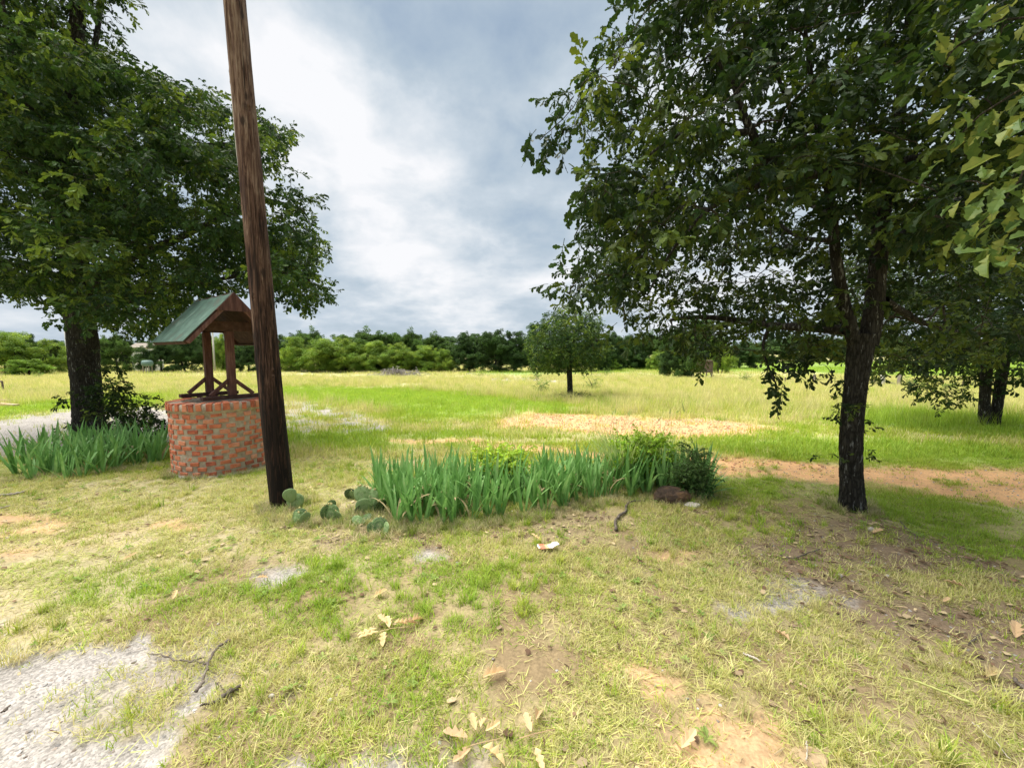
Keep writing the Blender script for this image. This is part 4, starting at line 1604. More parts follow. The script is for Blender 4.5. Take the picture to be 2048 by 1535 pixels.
# ------------------------------------------------------------------ brick well
M_BRICK = simple_mat('red_brick', [(.10, (.17, .05, .04)), (.34, (.40, .11, .06)), (.52, (.56, .18, .09)), (.70, (.58, .25, .15)), (.92, (.56, .42, .30))],
                     9, .85, per_obj=.40, bump=.8, bscale=60, dist=.006)
M_MORTAR = simple_mat('mortar', [(.3, (.26, .20, .14)), (.55, (.42, .34, .26)), (.75, (.50, .45, .37))], 12, .95, bump=.9, bscale=50, dist=.01)
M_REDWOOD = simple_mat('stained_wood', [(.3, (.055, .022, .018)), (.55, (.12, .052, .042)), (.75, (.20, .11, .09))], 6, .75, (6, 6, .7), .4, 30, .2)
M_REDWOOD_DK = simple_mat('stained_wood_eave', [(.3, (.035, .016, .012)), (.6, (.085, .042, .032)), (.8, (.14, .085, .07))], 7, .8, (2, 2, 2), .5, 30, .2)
M_GREENROOF = simple_mat('green_roof_paint', [(.32, (.12, .105, .08)), (.44, (.07, .12, .095)), (.58, (.10, .175, .14)), (.8, (.20, .26, .22))], 4.5, .7, (1, 1, 1), .35, 60, distort=.4)
M_SLAB = simple_mat('old_concrete', [(.3, (.25, .22, .18)), (.6, (.38, .36, .32)), (.8, (.48, .46, .42))], 10, .95, bump=.8, bscale=40)

WC = np.array([-4.15, 5.66])
wz = float(gz(*WC))
well = thing('wishing_well', (WC[0], WC[1], wz), 'round red brick wishing well with a green gabled roof on two posts', 'well')
ZT = .915


def ring(profile, seg=72, jit=.004, seed=0, cx=WC):
    """lathe: profile of (radius, z)"""
    g = np.random.default_rng(seed)
    V, F = [], []
    n = len(profile)
    for j in range(seg):
        a = j * 2 * math.pi / seg
        for (r, z) in profile:
            rr = r + g.normal() * jit
            V.append((cx[0] + rr * math.cos(a), cx[1] + rr * math.sin(a), z + g.normal() * jit * .5))
    for j in range(seg):
        k = (j + 1) % seg
        for i in range(n - 1):
            F.append((j * n + i, k * n + i, k * n + i + 1, j * n + i + 1))
    return V, F


RB, RC = .578, .606
mb = MB()
prof = [(RB, wz - .25)] + [(RB + .001, wz + z) for z in np.linspace(0, ZT - .13 - wz, 14)] + [(RC - .018, ZT - .125)] + [(RC - .012, ZT - .09), (RC - .012, ZT - .03), (RC - .03, ZT - .012), (.45, ZT - .006), (.40, ZT - .03), (.39, ZT - .1), (.39, .35)]
v, f = ring(prof, 90, .0035, 1)
mb.add(v, f)
mb.obj('mortar', M_MORTAR, well, smooth=True)
mb = MB()
v, f = ring([(.40, ZT - .16), (.25, ZT - .165), (.001, ZT - .16)], 48, .003, 2)
mb.add(v, f)
mb.obj('inner_slab', M_SLAB, well, smooth=True)


def brick_mesh(name, w, h, d, seed):
    """brick with worn, uneven corners; outer face at y=0, body towards +y"""
    g = np.random.default_rng(seed)
    bm = bmesh.new()
    bmesh.ops.create_cube(bm, size=1)
    for v in bm.verts:
        v.co = Vector((v.co.x * w, (v.co.y + .5) * d, v.co.z * h))
        v.co += Vector(g.normal(size=3) * np.array([.0025, .0015, .0025]))
    bmesh.ops.bevel(bm, geom=[e for e in bm.edges if all(v.co.y < d * .3 for v in e.verts)], offset=.006, segments=1, affect='EDGES')
    me = bpy.data.meshes.new(name)
    bm.to_mesh(me)
    bm.free()
    me.materials.append(M_BRICK)
    return me


BR = [brick_mesh('brick', .118, .053, .09, s) for s in range(6)]
BC = [brick_mesh('cap_brick', .060, .098, .17, s + 20) for s in range(4)]
g = np.random.default_rng(12)
wl = np.array(tuple(well.location))
nc, npc = 12, 21
z0 = wz + .03
for c in range(nc):
    z = z0 + c * (ZT - .13 - z0) / nc + .033
    for i in range(npc):
        a = (i + (.5 if c % 2 else 0) + g.normal() * .05) * 2 * math.pi / npc
        r = RB + .007 + g.uniform(-.004, .006)
        p = np.array([WC[0] + r * math.cos(a), WC[1] + r * math.sin(a), z + g.normal() * .004]) - wl
        place('brick', BR[g.integers(0, 6)], well, tuple(p), (g.normal() * .03, g.normal() * .035, a + math.pi / 2), (g.uniform(.76, 1.14), 1, g.uniform(.82, 1.08)))
for i in range(38):
    a = (i + g.normal() * .08) * 2 * math.pi / 38
    r = RC + g.uniform(-.004, .008)
    p = np.array([WC[0] + r * math.cos(a), WC[1] + r * math.sin(a), ZT - .052 + g.normal() * .003]) - wl
    place('cap_brick', BC[g.integers(0, 4)], well, tuple(p), (g.normal() * .02, g.normal() * .03, a + math.pi / 2), (g.uniform(.8, 1.15), 1, g.uniform(.92, 1.06)))

rd = np.array([math.cos(2.49), math.sin(2.49), 0])       # ridge direction (towards the back left)
gd = np.array([-rd[1], rd[0], 0]) * -1                     # gable direction
if gd[1] < 0:
    gd = -gd
PF, PB = np.array([-3.965, 5.64, 0]), np.array([-4.57, 6.02, 0])
for pc in (PF, PB):
    mb = MB()
    mb.beam(pc + [0, 0, ZT + .052], pc + [0, 0, 1.862], .092, .092, gd)
    mb.obj('post', M_REDWOOD, well, bevel=.004)
    mb = MB()
    mb.beam(pc - gd * .36 + [0, 0, ZT + .026], pc + gd * .36 + [0, 0, ZT + .026], .12, .05)
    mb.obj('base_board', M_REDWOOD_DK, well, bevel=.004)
    for s in (-1, 1):
        mb = MB()
        mb.beam(pc + gd * s * .26 + [0, 0, ZT + .06], pc + gd * s * .03 + [0, 0, ZT + .27], .06, .045)
        mb.obj('brace', M_REDWOOD, well, bevel=.003)
RC0 = np.array([-4.305, 5.84, 0])
ZR, HW, DR = 2.365, .569, .653
SF, SB = .79, .775
slope_n = {}
for s in (-1, 1):
    out = gd * s
    t = (out * HW - np.array([0, 0, DR]))
    tl = np.linalg.norm(t)
    t /= tl
    nrm = np.cross(t, rd)
    if nrm[2] < 0:
        nrm = -nrm
    slope_n[s] = (t, nrm, tl)
    # plywood deck and green sheet
    A, B = RC0 - rd * SF + [0, 0, ZR], RC0 + rd * SB + [0, 0, ZR]
    mb = MB()
    nx, ny = 30, 14
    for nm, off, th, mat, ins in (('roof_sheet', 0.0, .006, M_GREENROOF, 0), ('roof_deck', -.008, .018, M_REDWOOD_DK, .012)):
        mb = MB()
        V = []
        gg = np.random.default_rng(5 + s)
        for q in (0, 1):
            for i in range(nx + 1):
                for j in range(ny + 1):
                    al = ins + (SF + SB - 2 * ins) * i / nx
                    dn = tl * j / ny - (ins if j == ny else 0) + (.004 if nm == 'roof_sheet' and j == 0 else 0)
                    wv = .0025 * math.sin(i * .9 + j * .7) * (nm == 'roof_sheet')
                    V.append(A + rd * al + t * dn + nrm * (off - th * q + wv * (q == 0)))
        F = []
        m1 = (nx + 1) * (ny + 1)
        for i in range(nx):
            for j in range(ny):
                a = i * (ny + 1) + j
                F.append((a, a + 1, a + ny + 2, a + ny + 1))
                F.append((m1 + a, m1 + a + ny + 1, m1 + a + ny + 2, m1 + a + 1))
        for i in range(nx):
            for j in (0, ny):
                a = i * (ny + 1) + j
                F.append((a, a + ny + 1, m1 + a + ny + 1, m1 + a) if j else (a, m1 + a, m1 + a + ny + 1, a + ny + 1))
        for j in range(ny):
            for i in (0, nx):
                a = i * (ny + 1) + j
                F.append((a, a + 1, m1 + a + 1, m1 + a) if not i else (a, m1 + a, m1 + a + 1, a + 1))
        mb.add(V, F)
        mb.obj(nm, mat, well)
    # verge rafters at both gables and the eave board
    for al in (.02, SF + SB - .02):
        p = A + rd * al - nrm * .052
        mb = MB()
        mb.beam(p + t * .05, p + t * (tl - .02), .034, .048, nrm)
        mb.obj('rafter', M_REDWOOD, well, bevel=.003)
    mb = MB()
    q = A + t * (tl - .015) - nrm * .045
    mb.beam(q + rd * .045, q + rd * (SF + SB - .045), .022, .04, nrm)
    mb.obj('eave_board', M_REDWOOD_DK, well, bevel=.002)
# gable pieces: small triangle at the peak, cross beam lower down
for al, lab in ((-SF - .004, 'f'), (SB + .004, 'b')):
    c = RC0 + rd * al
    w = .215
    zt_ = ZR - .005
    dz = w * DR / HW
    mb = MB()
    th = rd * .018 * (-1 if lab == 'f' else 1)
    tri = [c + [0, 0, zt_], c - gd * w + [0, 0, zt_ - dz], c + gd * w + [0, 0, zt_ - dz]]
    V = tri + [p + th for p in tri]
    mb.add(V, [(0, 1, 2), (5, 4, 3), (0, 3, 4, 1), (1, 4, 5, 2), (2, 5, 3, 0)])
    mb.obj('gable_board', M_REDWOOD, well)
for pc in (PF, PB):
    w = .27
    mb = MB()
    mb.beam(pc - gd * w + [0, 0, 1.93], pc + gd * w + [0, 0, 1.93], .11, .13)
    # cut the beam ends to the slope
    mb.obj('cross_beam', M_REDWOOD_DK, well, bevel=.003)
    mb = MB()
    for s in (-1, 1):
        pass
mb = MB()
mb.beam(RC0 - rd * (SF - .05) + [0, 0, ZR - .09], RC0 + rd * (SB - .05) + [0, 0, ZR - .09], .04, .09)
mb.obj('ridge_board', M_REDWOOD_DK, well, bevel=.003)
# concrete footing that spreads at the foot of the well
mb = MB()
g = np.random.default_rng(9)
V = [(WC[0], WC[1], wz + .03)]
seg = 60
for rr_, zz_ in ((.55, .03), (.60, .012), (.66, -.03)):
    for j in range(seg):
        a = j * 2 * math.pi / seg
        r = rr_ * (1 + .10 * (vnoise([math.cos(a) * 2 + rr_ * 3], [math.sin(a) * 2], seed=7)[0] - .3)) + (.10 if rr_ > .6 and -2.6 < math.atan2(math.sin(a), math.cos(a)) < -1.6 else 0)
        V.append((WC[0] + r * math.cos(a), WC[1] + r * math.sin(a), float(gz(WC[0] + r * math.cos(a), WC[1] + r * math.sin(a))) + zz_))
F = []
for k2 in range(2):
    for j in range(seg):
        F.append((1 + k2 * seg + j, 1 + k2 * seg + (j + 1) % seg, 1 + (k2 + 1) * seg + (j + 1) % seg, 1 + (k2 + 1) * seg + j))
mb.add(V, F)
mb.obj('footing', M_SLAB, well, smooth=True)

# ------------------------------------------------------------------ utility pole


def pole_mat():
    m, nt, b = new_mat('weathered_pole')
    lk = nt.links.new
    tc = N(nt, 'ShaderNodeTexCoord')
    mp = N(nt, 'ShaderNodeMapping', ins={'Scale': (1, 1, .055)})
    lk(tc.outputs['Object'], mp.inputs[0])
    n1 = N(nt, 'ShaderNodeTexNoise', ins={'Scale': 42.0, 'Detail': 9.0, 'Roughness': 0.7, 'Distortion': .9})
    lk(mp.outputs[0], n1.inputs['Vector'])
    mp2 = N(nt, 'ShaderNodeMapping', ins={'Scale': (1, 1, .25)})
    lk(tc.outputs['Object'], mp2.inputs[0])
    n2 = N(nt, 'ShaderNodeTexNoise', ins={'Scale': 6.0, 'Detail': 6.0, 'Roughness': 0.6, 'Distortion': .6})
    lk(mp2.outputs[0], n2.inputs['Vector'])
    sx = N(nt, 'ShaderNodeSeparateXYZ')
    lk(tc.outputs['Object'], sx.inputs[0])
    # the wood colour gets darker towards the foot of the pole
    hgt = N(nt, 'ShaderNodeMapRange', ins={'From Min': 0.2, 'From Max': 4.2, 'To Min': -.17, 'To Max': .0})
    lk(sx.outputs[2], hgt.inputs['Value'])
    f = math_node(nt, 'ADD', math_node(nt, 'ADD', math_node(nt, 'MULTIPLY', n1.outputs[0], .75), math_node(nt, 'MULTIPLY', n2.outputs[0], .35)), hgt.outputs[0])
    c = ramp(nt, f, [(.38, (.008, .005, .004)), (.46, (.045, .022, .015)), (.54, (.11, .062, .043)), (.62, (.22, .15, .11)), (.76, (.36, .29, .23))])
    mp3 = N(nt, 'ShaderNodeMapping', ins={'Scale': (1, 1, .018)})
    lk(tc.outputs['Object'], mp3.inputs[0])
    n3 = N(nt, 'ShaderNodeTexNoise', ins={'Scale': 34.0, 'Detail': 4.0, 'Roughness': 0.55, 'Distortion': .3})
    lk(mp3.outputs[0], n3.inputs['Vector'])
    crk = N(nt, 'ShaderNodeMapRange', ins={'From Min': .60, 'From Max': .65})
    lk(n3.outputs[0], crk.inputs['Value'])
    mp4 = N(nt, 'ShaderNodeMapping', ins={'Scale': (1, 1, .5)})
    lk(tc.outputs['Object'], mp4.inputs[0])
    kv = N(nt, 'ShaderNodeTexVoronoi', ins={'Scale': 7.5, 'Randomness': 1.0})
    lk(mp4.outputs[0], kv.inputs['Vector'])
    kn = N(nt, 'ShaderNodeMapRange', ins={'From Min': .22, 'From Max': .12})
    lk(math_node(nt, 'ADD', kv.outputs['Distance'], math_node(nt, 'MULTIPLY', math_node(nt, 'SUBTRACT', n1.outputs[0], .5), .25)), kn.inputs['Value'])
    dk = math_node(nt, 'MAXIMUM', crk.outputs[0], kn.outputs[0], clamp=True)
    mxk = N(nt, 'ShaderNodeMix', data_type='RGBA')
    lk(math_node(nt, 'MULTIPLY', dk, .8), mxk.inputs['Factor'])
    lk(c, mxk.inputs['A'])
    mxk.inputs['B'].default_value = (.02, .012, .009, 1)
    lk(mxk.outputs['Result'], b.inputs['Base Color'])
    b.inputs['Roughness'].default_value = .85
    b.inputs['Specular IOR Level'].default_value = .2
    bp = N(nt, 'ShaderNodeBump', ins={'Strength': .7, 'Distance': .012})
    lk(n1.outputs[0], bp.inputs['Height'])
    lk(bp.outputs[0], b.inputs['Normal'])
    return m


M_POLE = pole_mat()
YP = 4.0
pb = ground(566, 1012)
pole = thing('utility_pole', pb, 'weathered brown wooden utility pole leaning left between the well and the cacti', 'utility pole')
pts, rad = stem([(568, 1045, 53), (566, 1012, 52), (548, 850, 51), (528, 640, 49), (500, 330, 47), (469, 0, 45), (440, -300, 42), (405, -700, 39)], YP)
pts = np.array(pts)
seg, stp = 60, .012
Lp = np.concatenate([[0], np.cumsum(np.linalg.norm(np.diff(pts, axis=0), axis=1))])
n = int(Lp[-1] / stp / 1.5)
t = np.linspace(0, Lp[-1], n)
C = np.stack([np.interp(t, Lp, pts[:, i]) for i in range(3)], 1)
Rr = np.interp(t, Lp, rad)
a = np.arange(seg) * 2 * math.pi / seg
A, T_ = np.meshgrid(a, t)
crack = fbm(np.cos(A) * 7, np.sin(A) * 7, T_ * .7, octv=3, seed=130)
cut = sstep(.60, .70, crack)
rip = fbm(np.cos(A) * 9, np.sin(A) * 9, T_ * 1.6, octv=3, seed=131) - .5
rr = Rr[:, None] * (1 + .03 * (fbm(np.cos(A), np.sin(A), T_ * .8, octv=2, seed=132) - .5)) + rip * .007 - cut * .010
# one long drying crack facing the camera and knots
A0 = -1.75
rr -= .016 * np.exp(-((((A - A0 - .12 * np.sin(T_ * 1.3)) + math.pi) % (2 * math.pi) - math.pi) / .028) ** 2) * sstep(1.6, 2.0, T_) * (1 - sstep(4.6, 5.0, T_))
gk = np.random.default_rng(8)
for _ in range(34):
    ka, kt, ks = gk.uniform(0, 6.28), gk.uniform(.3, 6.5), gk.uniform(.6, 1.3)
    da = ((A - ka + math.pi) % (2 * math.pi) - math.pi) * .13
    d2 = (da / (.022 * ks)) ** 2 + ((T_ - kt) / (.030 * ks)) ** 2
    rr += .006 * np.exp(-((np.sqrt(d2) - 1.2) / .5) ** 2) - .010 * np.exp(-d2 * 1.5)
V = C[:, None, :] + rr[:, :, None] * np.stack([np.cos(A), np.sin(A), 0 * A], -1)
mb = MB()
i = (np.arange(n - 1)[:, None] * seg + np.arange(seg)[None])
j = (np.arange(n - 1)[:, None] * seg + (np.arange(seg)[None] + 1) % seg)
F = np.stack([i, j, j + seg, i + seg], -1).reshape(-1, 4)
mb.add(V.reshape(-1, 3), [tuple(q) for q in F.tolist()] + [tuple(range((n - 1) * seg, n * seg))])
mb.obj('shaft', M_POLE, pole, smooth=True)
M_WIRE = simple_mat('old_wire', [(.3, (.42, .40, .36)), (.7, (.60, .58, .54))], 5, .5, bump=0)
mb = MB()
wp = []
for (px, py) in [(447, -60), (450, 30), (460, 160), (472, 300), (487, 420), (500, 560), (512, 640), (513, 690), (512, 725), (514, 733)]:
    p = atY(px + 1, py, YP - .03)
    wp.append(p)
wp2 = []
for i in range(len(wp) - 1):
    for tt in np.linspace(0, 1, 8)[:-1]:
        wp2.append(wp[i] + (wp[i + 1] - wp[i]) * tt)
mb.tube(wp2, [.0055] * len(wp2), 6)
mb.obj('ground_wire', M_WIRE, pole, smooth=True)
mb = MB()
lw = [atY(px, py, YP - .05) for (px, py) in [(535, 868), (538, 880), (533, 890), (540, 900), (537, 912), (534, 925), (541, 935), (538, 950), (542, 975), (545, 1000)]]
mb.tube(lw, [.004] * len(lw), 5)
mb.obj('loose_wire', M_WIRE, pole, smooth=True)

# ------------------------------------------------------------------ iris beds
M_IRIS = simple_mat('iris_leaf', [(.28, (.10, .23, .05)), (.5, (.19, .39, .10)), (.68, (.30, .50, .17)), (.85, (.42, .40, .16))], 3.5, .45, (6, 6, 1), .12, 40, .22, dist=.003)
add_transl(M_IRIS, .28)


def iris_leaf(lean, bend, w=.041, h=.54, n=7):
    V, F = [], []
    p = np.array([0., 0, 0])
    a = lean
    for i in range(n + 1):
        t = i / n
        ww = w * .5 * (.75 + .9 * t * (1 - t)) * (1 - t ** 4) + .0005
        V += [p + [0, -ww, 0], p + [.006 * (1 - t) + .001, 0, .0], p + [0, ww, 0]]
        p = p + np.array([math.sin(a), 0, math.cos(a)]) * h / n
        a += bend / n * (0.3 + 1.4 * t)
    for i in range(n):
        b = 3 * i
        F += [(b, b + 1, b + 4, b + 3), (b + 1, b + 2, b + 5, b + 4)]
    mb = MB()
    mb.add(V, F)
    return mb.mesh('leaf', M_IRIS, smooth=False)


IRL = [iris_leaf(l, b) for l, b in ((.07, .2), (.18, .35), (.30, .55), (.45, .8), (.25, 1.7), (.10, .08), (.6, .6))]


_green, M_IRIS = M_IRIS, simple_mat('withered_iris_leaf', [(.3, (.26, .19, .09)), (.6, (.50, .40, .22)), (.8, (.62, .54, .34))], 6, .8, bump=.2)
IRD = [iris_leaf(l, b) for l, b in ((.3, 2.0), (.5, 1.6), (.2, 2.6))]
M_IRIS = _green
IRL += [iris_leaf(.12, 2.3), iris_leaf(.35, 1.3)]


def iris_bed(poly, n, seed, label, group, dmin, hs=1.0):
    W = np.array([ground(*q)[:2] for q in poly])
    g = np.random.default_rng(seed)
    lo_, hi_ = W.min(0), W.max(0)
    pts = []
    for _ in range(6000):
        q = g.uniform(lo_, hi_)
        if in_poly(W, *q) > 0:
            continue
        if pts and min(np.hypot(*(q - p)) for p in pts) < dmin:
            continue
        pts.append(q)
        if len(pts) >= n:
            break
    for q in pts:
        o = thing('iris_plant', (q[0], q[1], float(gz(*q)) - .01), label, 'plant', group, (0, 0, g.uniform(0, 6.28)))
        k = g.integers(6, 10)
        fan = g.uniform(0, 6.28)
        for i in range(k):
            f = (i / (k - 1) - .5) * 2
            li = min(3, int(abs(f) * 3.2 + g.uniform(-.4, .9))) if g.uniform() < .84 else g.integers(0, 9)
            li = max(0, li)
            rz = fan + (0 if f > 0 else math.pi) + g.normal() * .55
            s = hs * g.uniform(.66, 1.14) * (1 - .15 * abs(f))
            dry = g.uniform() < .07
            if dry:
                s *= .8
            place('leaf', IRD[g.integers(0, 3)] if dry else IRL[li], o, (.035 * f * math.cos(fan) + g.normal() * .008, .035 * f * math.sin(fan) + g.normal() * .008, 0),
                  (g.normal() * .08, g.normal() * .08, rz), (s, s * g.uniform(.8, 1.1), s))
    return len(pts)


n1 = iris_bed([(752, 1040), (830, 1052), (930, 1044), (1000, 1036), (1090, 1022), (1190, 1000), (1300, 992), (1420, 985), (1400, 960), (1250, 958), (1120, 968), (1000, 972), (860, 976), (750, 985)],
              170, 5, 'iris with sword shaped leaves in the long bed between pole and forked oak', 'irises in the long middle bed', .081)
n2 = iris_bed([(20, 955), (150, 962), (230, 945), (330, 925), (330, 893), (200, 900), (60, 915)],
              78, 6, 'iris with sword shaped leaves in the bed left of the brick well', 'irises left of the brick well', .115, 1.1)
print('iris', n1, n2)

# longer grass left standing where the mower does not reach
g = np.random.default_rng(88)
E_ = []


def edge_ring(cx, cy, r0, r1, n, sx=1.0):
    for _ in range(n):
        a = g.uniform(0, 6.283)
        r = g.uniform(r0, r1)
        E_.append((cx + r * math.cos(a) * sx, cy + r * math.sin(a)))


edge_ring(WC[0], WC[1], .60, .72, 230)
edge_ring(pb[0], pb[1], .13, .26, 90)
for q_ in ((1705, 1016, .14, .30, 90), (180, 870, .34, .6, 90), (600, 1040, .02, .30, 60), (668, 1040, .03, .32, 70), (725, 1040, .03, .34, 90), (755, 1068, .04, .22, 50), (1345, 1000, .12, .30, 50), (1400, 990, .1, .35, 60)):
    c_ = ground(*q_[:2])
    edge_ring(c_[0], c_[1], *q_[2:])
fr = [ground(*q_)[:2] for q_ in ((745, 1036), (780, 1048), (830, 1060), (930, 1052), (1000, 1043), (1090, 1030), (1190, 1008), (1300, 998), (1420, 990))]
for i in range(len(fr) - 1):
    for _ in range(62):
        t_ = g.uniform()
        q_ = fr[i] + (fr[i + 1] - fr[i]) * t_
        E_.append((q_[0] + g.normal() * .04, q_[1] + g.normal() * .07 - .02))
for _ in range(260):
    t_ = g.uniform()
    q_ = ground(15, 962)[:2] * (1 - t_) + ground(335, 932)[:2] * t_
    E_.append((q_[0] + g.normal() * .06, q_[1] + g.normal() * .10))
E_ = np.array(E_)
m = len(E_)
w = g.uniform(0, 1, m)
tn = np.where(w[:, None] < .6, np.array([[.56, .50, .29]]), np.array([[.30, .40, .09]])) * g.uniform(.6, 1.15, m)[:, None]
o = spread('edge_grass', T_TUFT, M_GRASS, np.stack([E_[:, 0], E_[:, 1], gz(E_[:, 0], E_[:, 1]) - .005], 1),
           np.stack([g.normal(size=m) * .25, g.normal(size=m) * .25, g.uniform(0, 6.28, m)], 1), g.uniform(.5, 1.15, m), tn, seed=44)
setp(o, 'longer straw and green grass round the well, the pole and the beds')

# plants in and behind the middle bed
M_TALLGRASS = leaf_mat('tall_grass', inst=False, base=(.40, .50, .20), transl=.35, var=.25, rough=.6)


def grass_clump(px, py, n, h, r, label, seed):
    b = ground(px, py)
    o = thing('grass_clump', b, label, 'grass clump')
    g = np.random.default_rng(seed)
    mb = MB()
    for i in range(n):
        a = g.uniform(0, 6.28)
        rr_ = r * math.sqrt(g.uniform(0, 1))
        v, f = blade(.017 * g.uniform(.6, 1.3), h * g.uniform(.5, 1.15), g.uniform(0, .35), a, g.uniform(.2, 1.6), (b[0] + rr_ * math.cos(a), b[1] + rr_ * math.sin(a)), 6, b[2])
        mb.add(v, f)
    x = mb.obj('blades', M_TALLGRASS, o)
    x['kind'] = 'stuff'
    mb = MB()
    for i in range(4):
        a = g.uniform(0, 6.28)
        p0 = b + np.array([g.normal() * r * .5, g.normal() * r * .5, 0])
        p1 = p0 + np.array([math.cos(a) * .16, math.sin(a) * .16, h * g.uniform(1.1, 1.35)])
        c_ = curve(p0, p1, .0, 5, g)
        mb.tube(c_, [.003, .0028, .0025, .002, .0015], 4)
        mb.tube([c_[-2] * .3 + c_[-1] * .7, c_[-1]], [.007, .003], 5)
    mb.obj('seed_stalk', M_TALLGRASS, o)
    return o


grass_clump(1245, 965, 300, .76, .20, 'tall light green grass clump behind the right part of the iris bed', 401)
grass_clump(1320, 962, 170, .74, .15, 'thinner tall grass clump next to the dark leafy bush', 402)


def leafy(px, py, poly, Y, n, per, tint, size, label, seed, sprigs=None, cr=.06, name='leafy_weed', dmin=.05, thick=.14):
    b = ground(px, py)
    o = thing(name, b, label, 'plant')
    g = np.random.default_rng(seed)
    cs = crown_centres(poly, lambda x, y, u, e: Y + u * thick * e, dmin, n, seed, edge=25)
    mb = MB()
    grow(cs, [b, b + np.array([0, 0, .08])], [.012, .01], g, mb, .007)
    mb.obj('stems', M_BARK2, o)
    P, R, S, T = leaves_at(cs, per, cr, g, lambda c, g: np.array(tint) * g.uniform(.75, 1.3), size, .1)
    spread('foliage', sprigs or SPRIGS_S, M_LEAF, P, R, S, T, o, seed=seed)
    return o


leafy(1005, 985, [(972, 905), (1000, 898), (1040, 912), (1045, 935), (1010, 945), (965, 940)], 4.45, 40, 6, (.36, .50, .06), .75, 'bright yellow green leafy weed among the irises', 411)
leafy(1285, 965, [(1240, 885), (1290, 868), (1340, 890), (1345, 925), (1300, 932), (1240, 920)], 4.7, 44, 6, (.30, .46, .05), .75, 'bright green weed in front of the tall grass clumps', 412)
leafy(1392, 990, [(1382, 875), (1396, 915), (1412, 938), (1418, 965), (1425, 985), (1395, 990), (1358, 984), (1352, 945), (1374, 922)], 4.3, 72, 6, (.085, .15, .04), .50, 'dark small leaved bush with a tall shoot at the right end of the iris bed', 413, cr=.07, name='leafy_bush', thick=.2)
# dark arching leaves at the right end
b = ground(1405, 992)
ow = thing('iris_plant', b, 'dark arching iris at the right end of the bed beside the rock', 'plant')
g = np.random.default_rng(14)
for i in range(16):
    place('leaf', IRL[g.integers(1, 5)], ow, (g.normal() * .03, g.normal() * .03, 0), (0, .35 * g.uniform(.5, 1.6), g.uniform(-1.2, .7)), (g.uniform(.55, .8), .7, g.uniform(.55, .8)))

# ------------------------------------------------------------------ rock, stones
M_ROCK = simple_mat('brown_rock', [(.3, (.02, .015, .012)), (.5, (.07, .045, .03)), (.7, (.20, .11, .05)), (.85, (.30, .24, .18))], 6, .9, bump=.8, bscale=30, dist=.02)
M_STONE = simple_mat('pale_stone', [(.3, (.36, .31, .25)), (.7, (.62, .58, .52))], 30, .9, bump=.5, dist=.004)


def rock(px, py, w, h, mat, label, seed, name='stone', d=.7, rot=0):
    b = ground(px, py)
    k = b[1] / FPX
    g = np.random.default_rng(seed)
    bm = bmesh.new()
    bmesh.ops.create_icosphere(bm, subdivisions=4 if w > 40 else 2, radius=1)
    off = g.uniform(0, 50, 3)
    for v in bm.verts:
        c = v.co.copy()
        s = 1 + .5 * (float(fbm([c.x * 1.4 + off[0]], [c.y * 1.4 + off[1]], [c.z * 1.4], octv=4, seed=seed)[0]) - .5)
        v.co = c * s
        v.co.x *= w * k / 2
        v.co.y *= w * k / 2 * d
        v.co.z *= h * k / 2 * 1.35
    me = bpy.data.meshes.new(name)
    bm.to_mesh(me)
    bm.free()
    me.materials.append(mat)
    o = place(name, me, None, (b[0], b[1], b[2] + h * k * .28), (0, 0, rot))
    setp(o, label, 'rock')
    return o


rock(1345, 1003, 76, 30, M_ROCK, 'dark brown mossy rock at the right front of the iris bed', 1, 'rock')
rock(1385, 1012, 34, 7, M_STONE, 'flat pinkish stone lying before the brown rock', 2)
rock(1618, 1516, 70, 12, simple_mat('tan_stone', [(.3, (.34, .24, .14)), (.7, (.46, .34, .20))], 9, .9), 'flat tan stone sunk in the earth at the bottom edge', 3)
for i, (px, py, w, t) in enumerate([(1680, 1152, 10, 'small white stone right of the bare gravel patch under the oak'), (1742, 1062, 14, 'pale stone on the ground just right of the forked oak base'),
                                    (1572, 1077, 7, 'tiny white stone left of the forked oak base'), (1775, 1152, 8, 'tiny pale stone in the grass right of the white stone'),
                                    (1583, 1168, 6, 'tiny white stone on the bare gravel patch'), (660, 1398, 13, 'pale yellow stone in the grass at lower left'), (543, 1388, 12, 'white flat chip beside the short thick stick'),
                                    (1900, 1325, 7, 'small white stone at the lower right')]):
    rock(px, py, w, w * .6, M_STONE, t, 10 + i)

# ------------------------------------------------------------------ prickly pears
M_PAD = simple_mat('cactus_pad', [(.3, (.04, .08, .025)), (.5, (.10, .18, .05)), (.70, (.22, .32, .13))], 5, .6, per_obj=.6, bump=.3, bscale=70, dist=.004)


def dots(m):
    """pale spine cushions in rows"""
    nt = m.node_tree
    b = nt.nodes['Principled BSDF']
    src = b.inputs['Base Color'].links[0].from_socket
    tc = N(nt, 'ShaderNodeTexCoord')
    vo = N(nt, 'ShaderNodeTexVoronoi', ins={'Scale': 46.0, 'Randomness': .35})
    nt.links.new(tc.outputs['Object'], vo.inputs['Vector'])
    mr = N(nt, 'ShaderNodeMapRange', ins={'From Min': .20, 'From Max': .30, 'To Min': 1.0, 'To Max': 0.0})
    nt.links.new(vo.outputs['Distance'], mr.inputs['Value'])
    mx = N(nt, 'ShaderNodeMix', data_type='RGBA')
    nt.links.new(mr.outputs[0], mx.inputs['Factor'])
    nt.links.new(src, mx.inputs['A'])
    mx.inputs['B'].default_value = (.42, .40, .26, 1)
    nt.links.new(mx.outputs['Result'], b.inputs['Base Color'])


dots(M_PAD)
M_BUD = simple_mat('cactus_bud', [(.3, (.40, .36, .14)), (.7, (.55, .48, .22))], 8, .7)


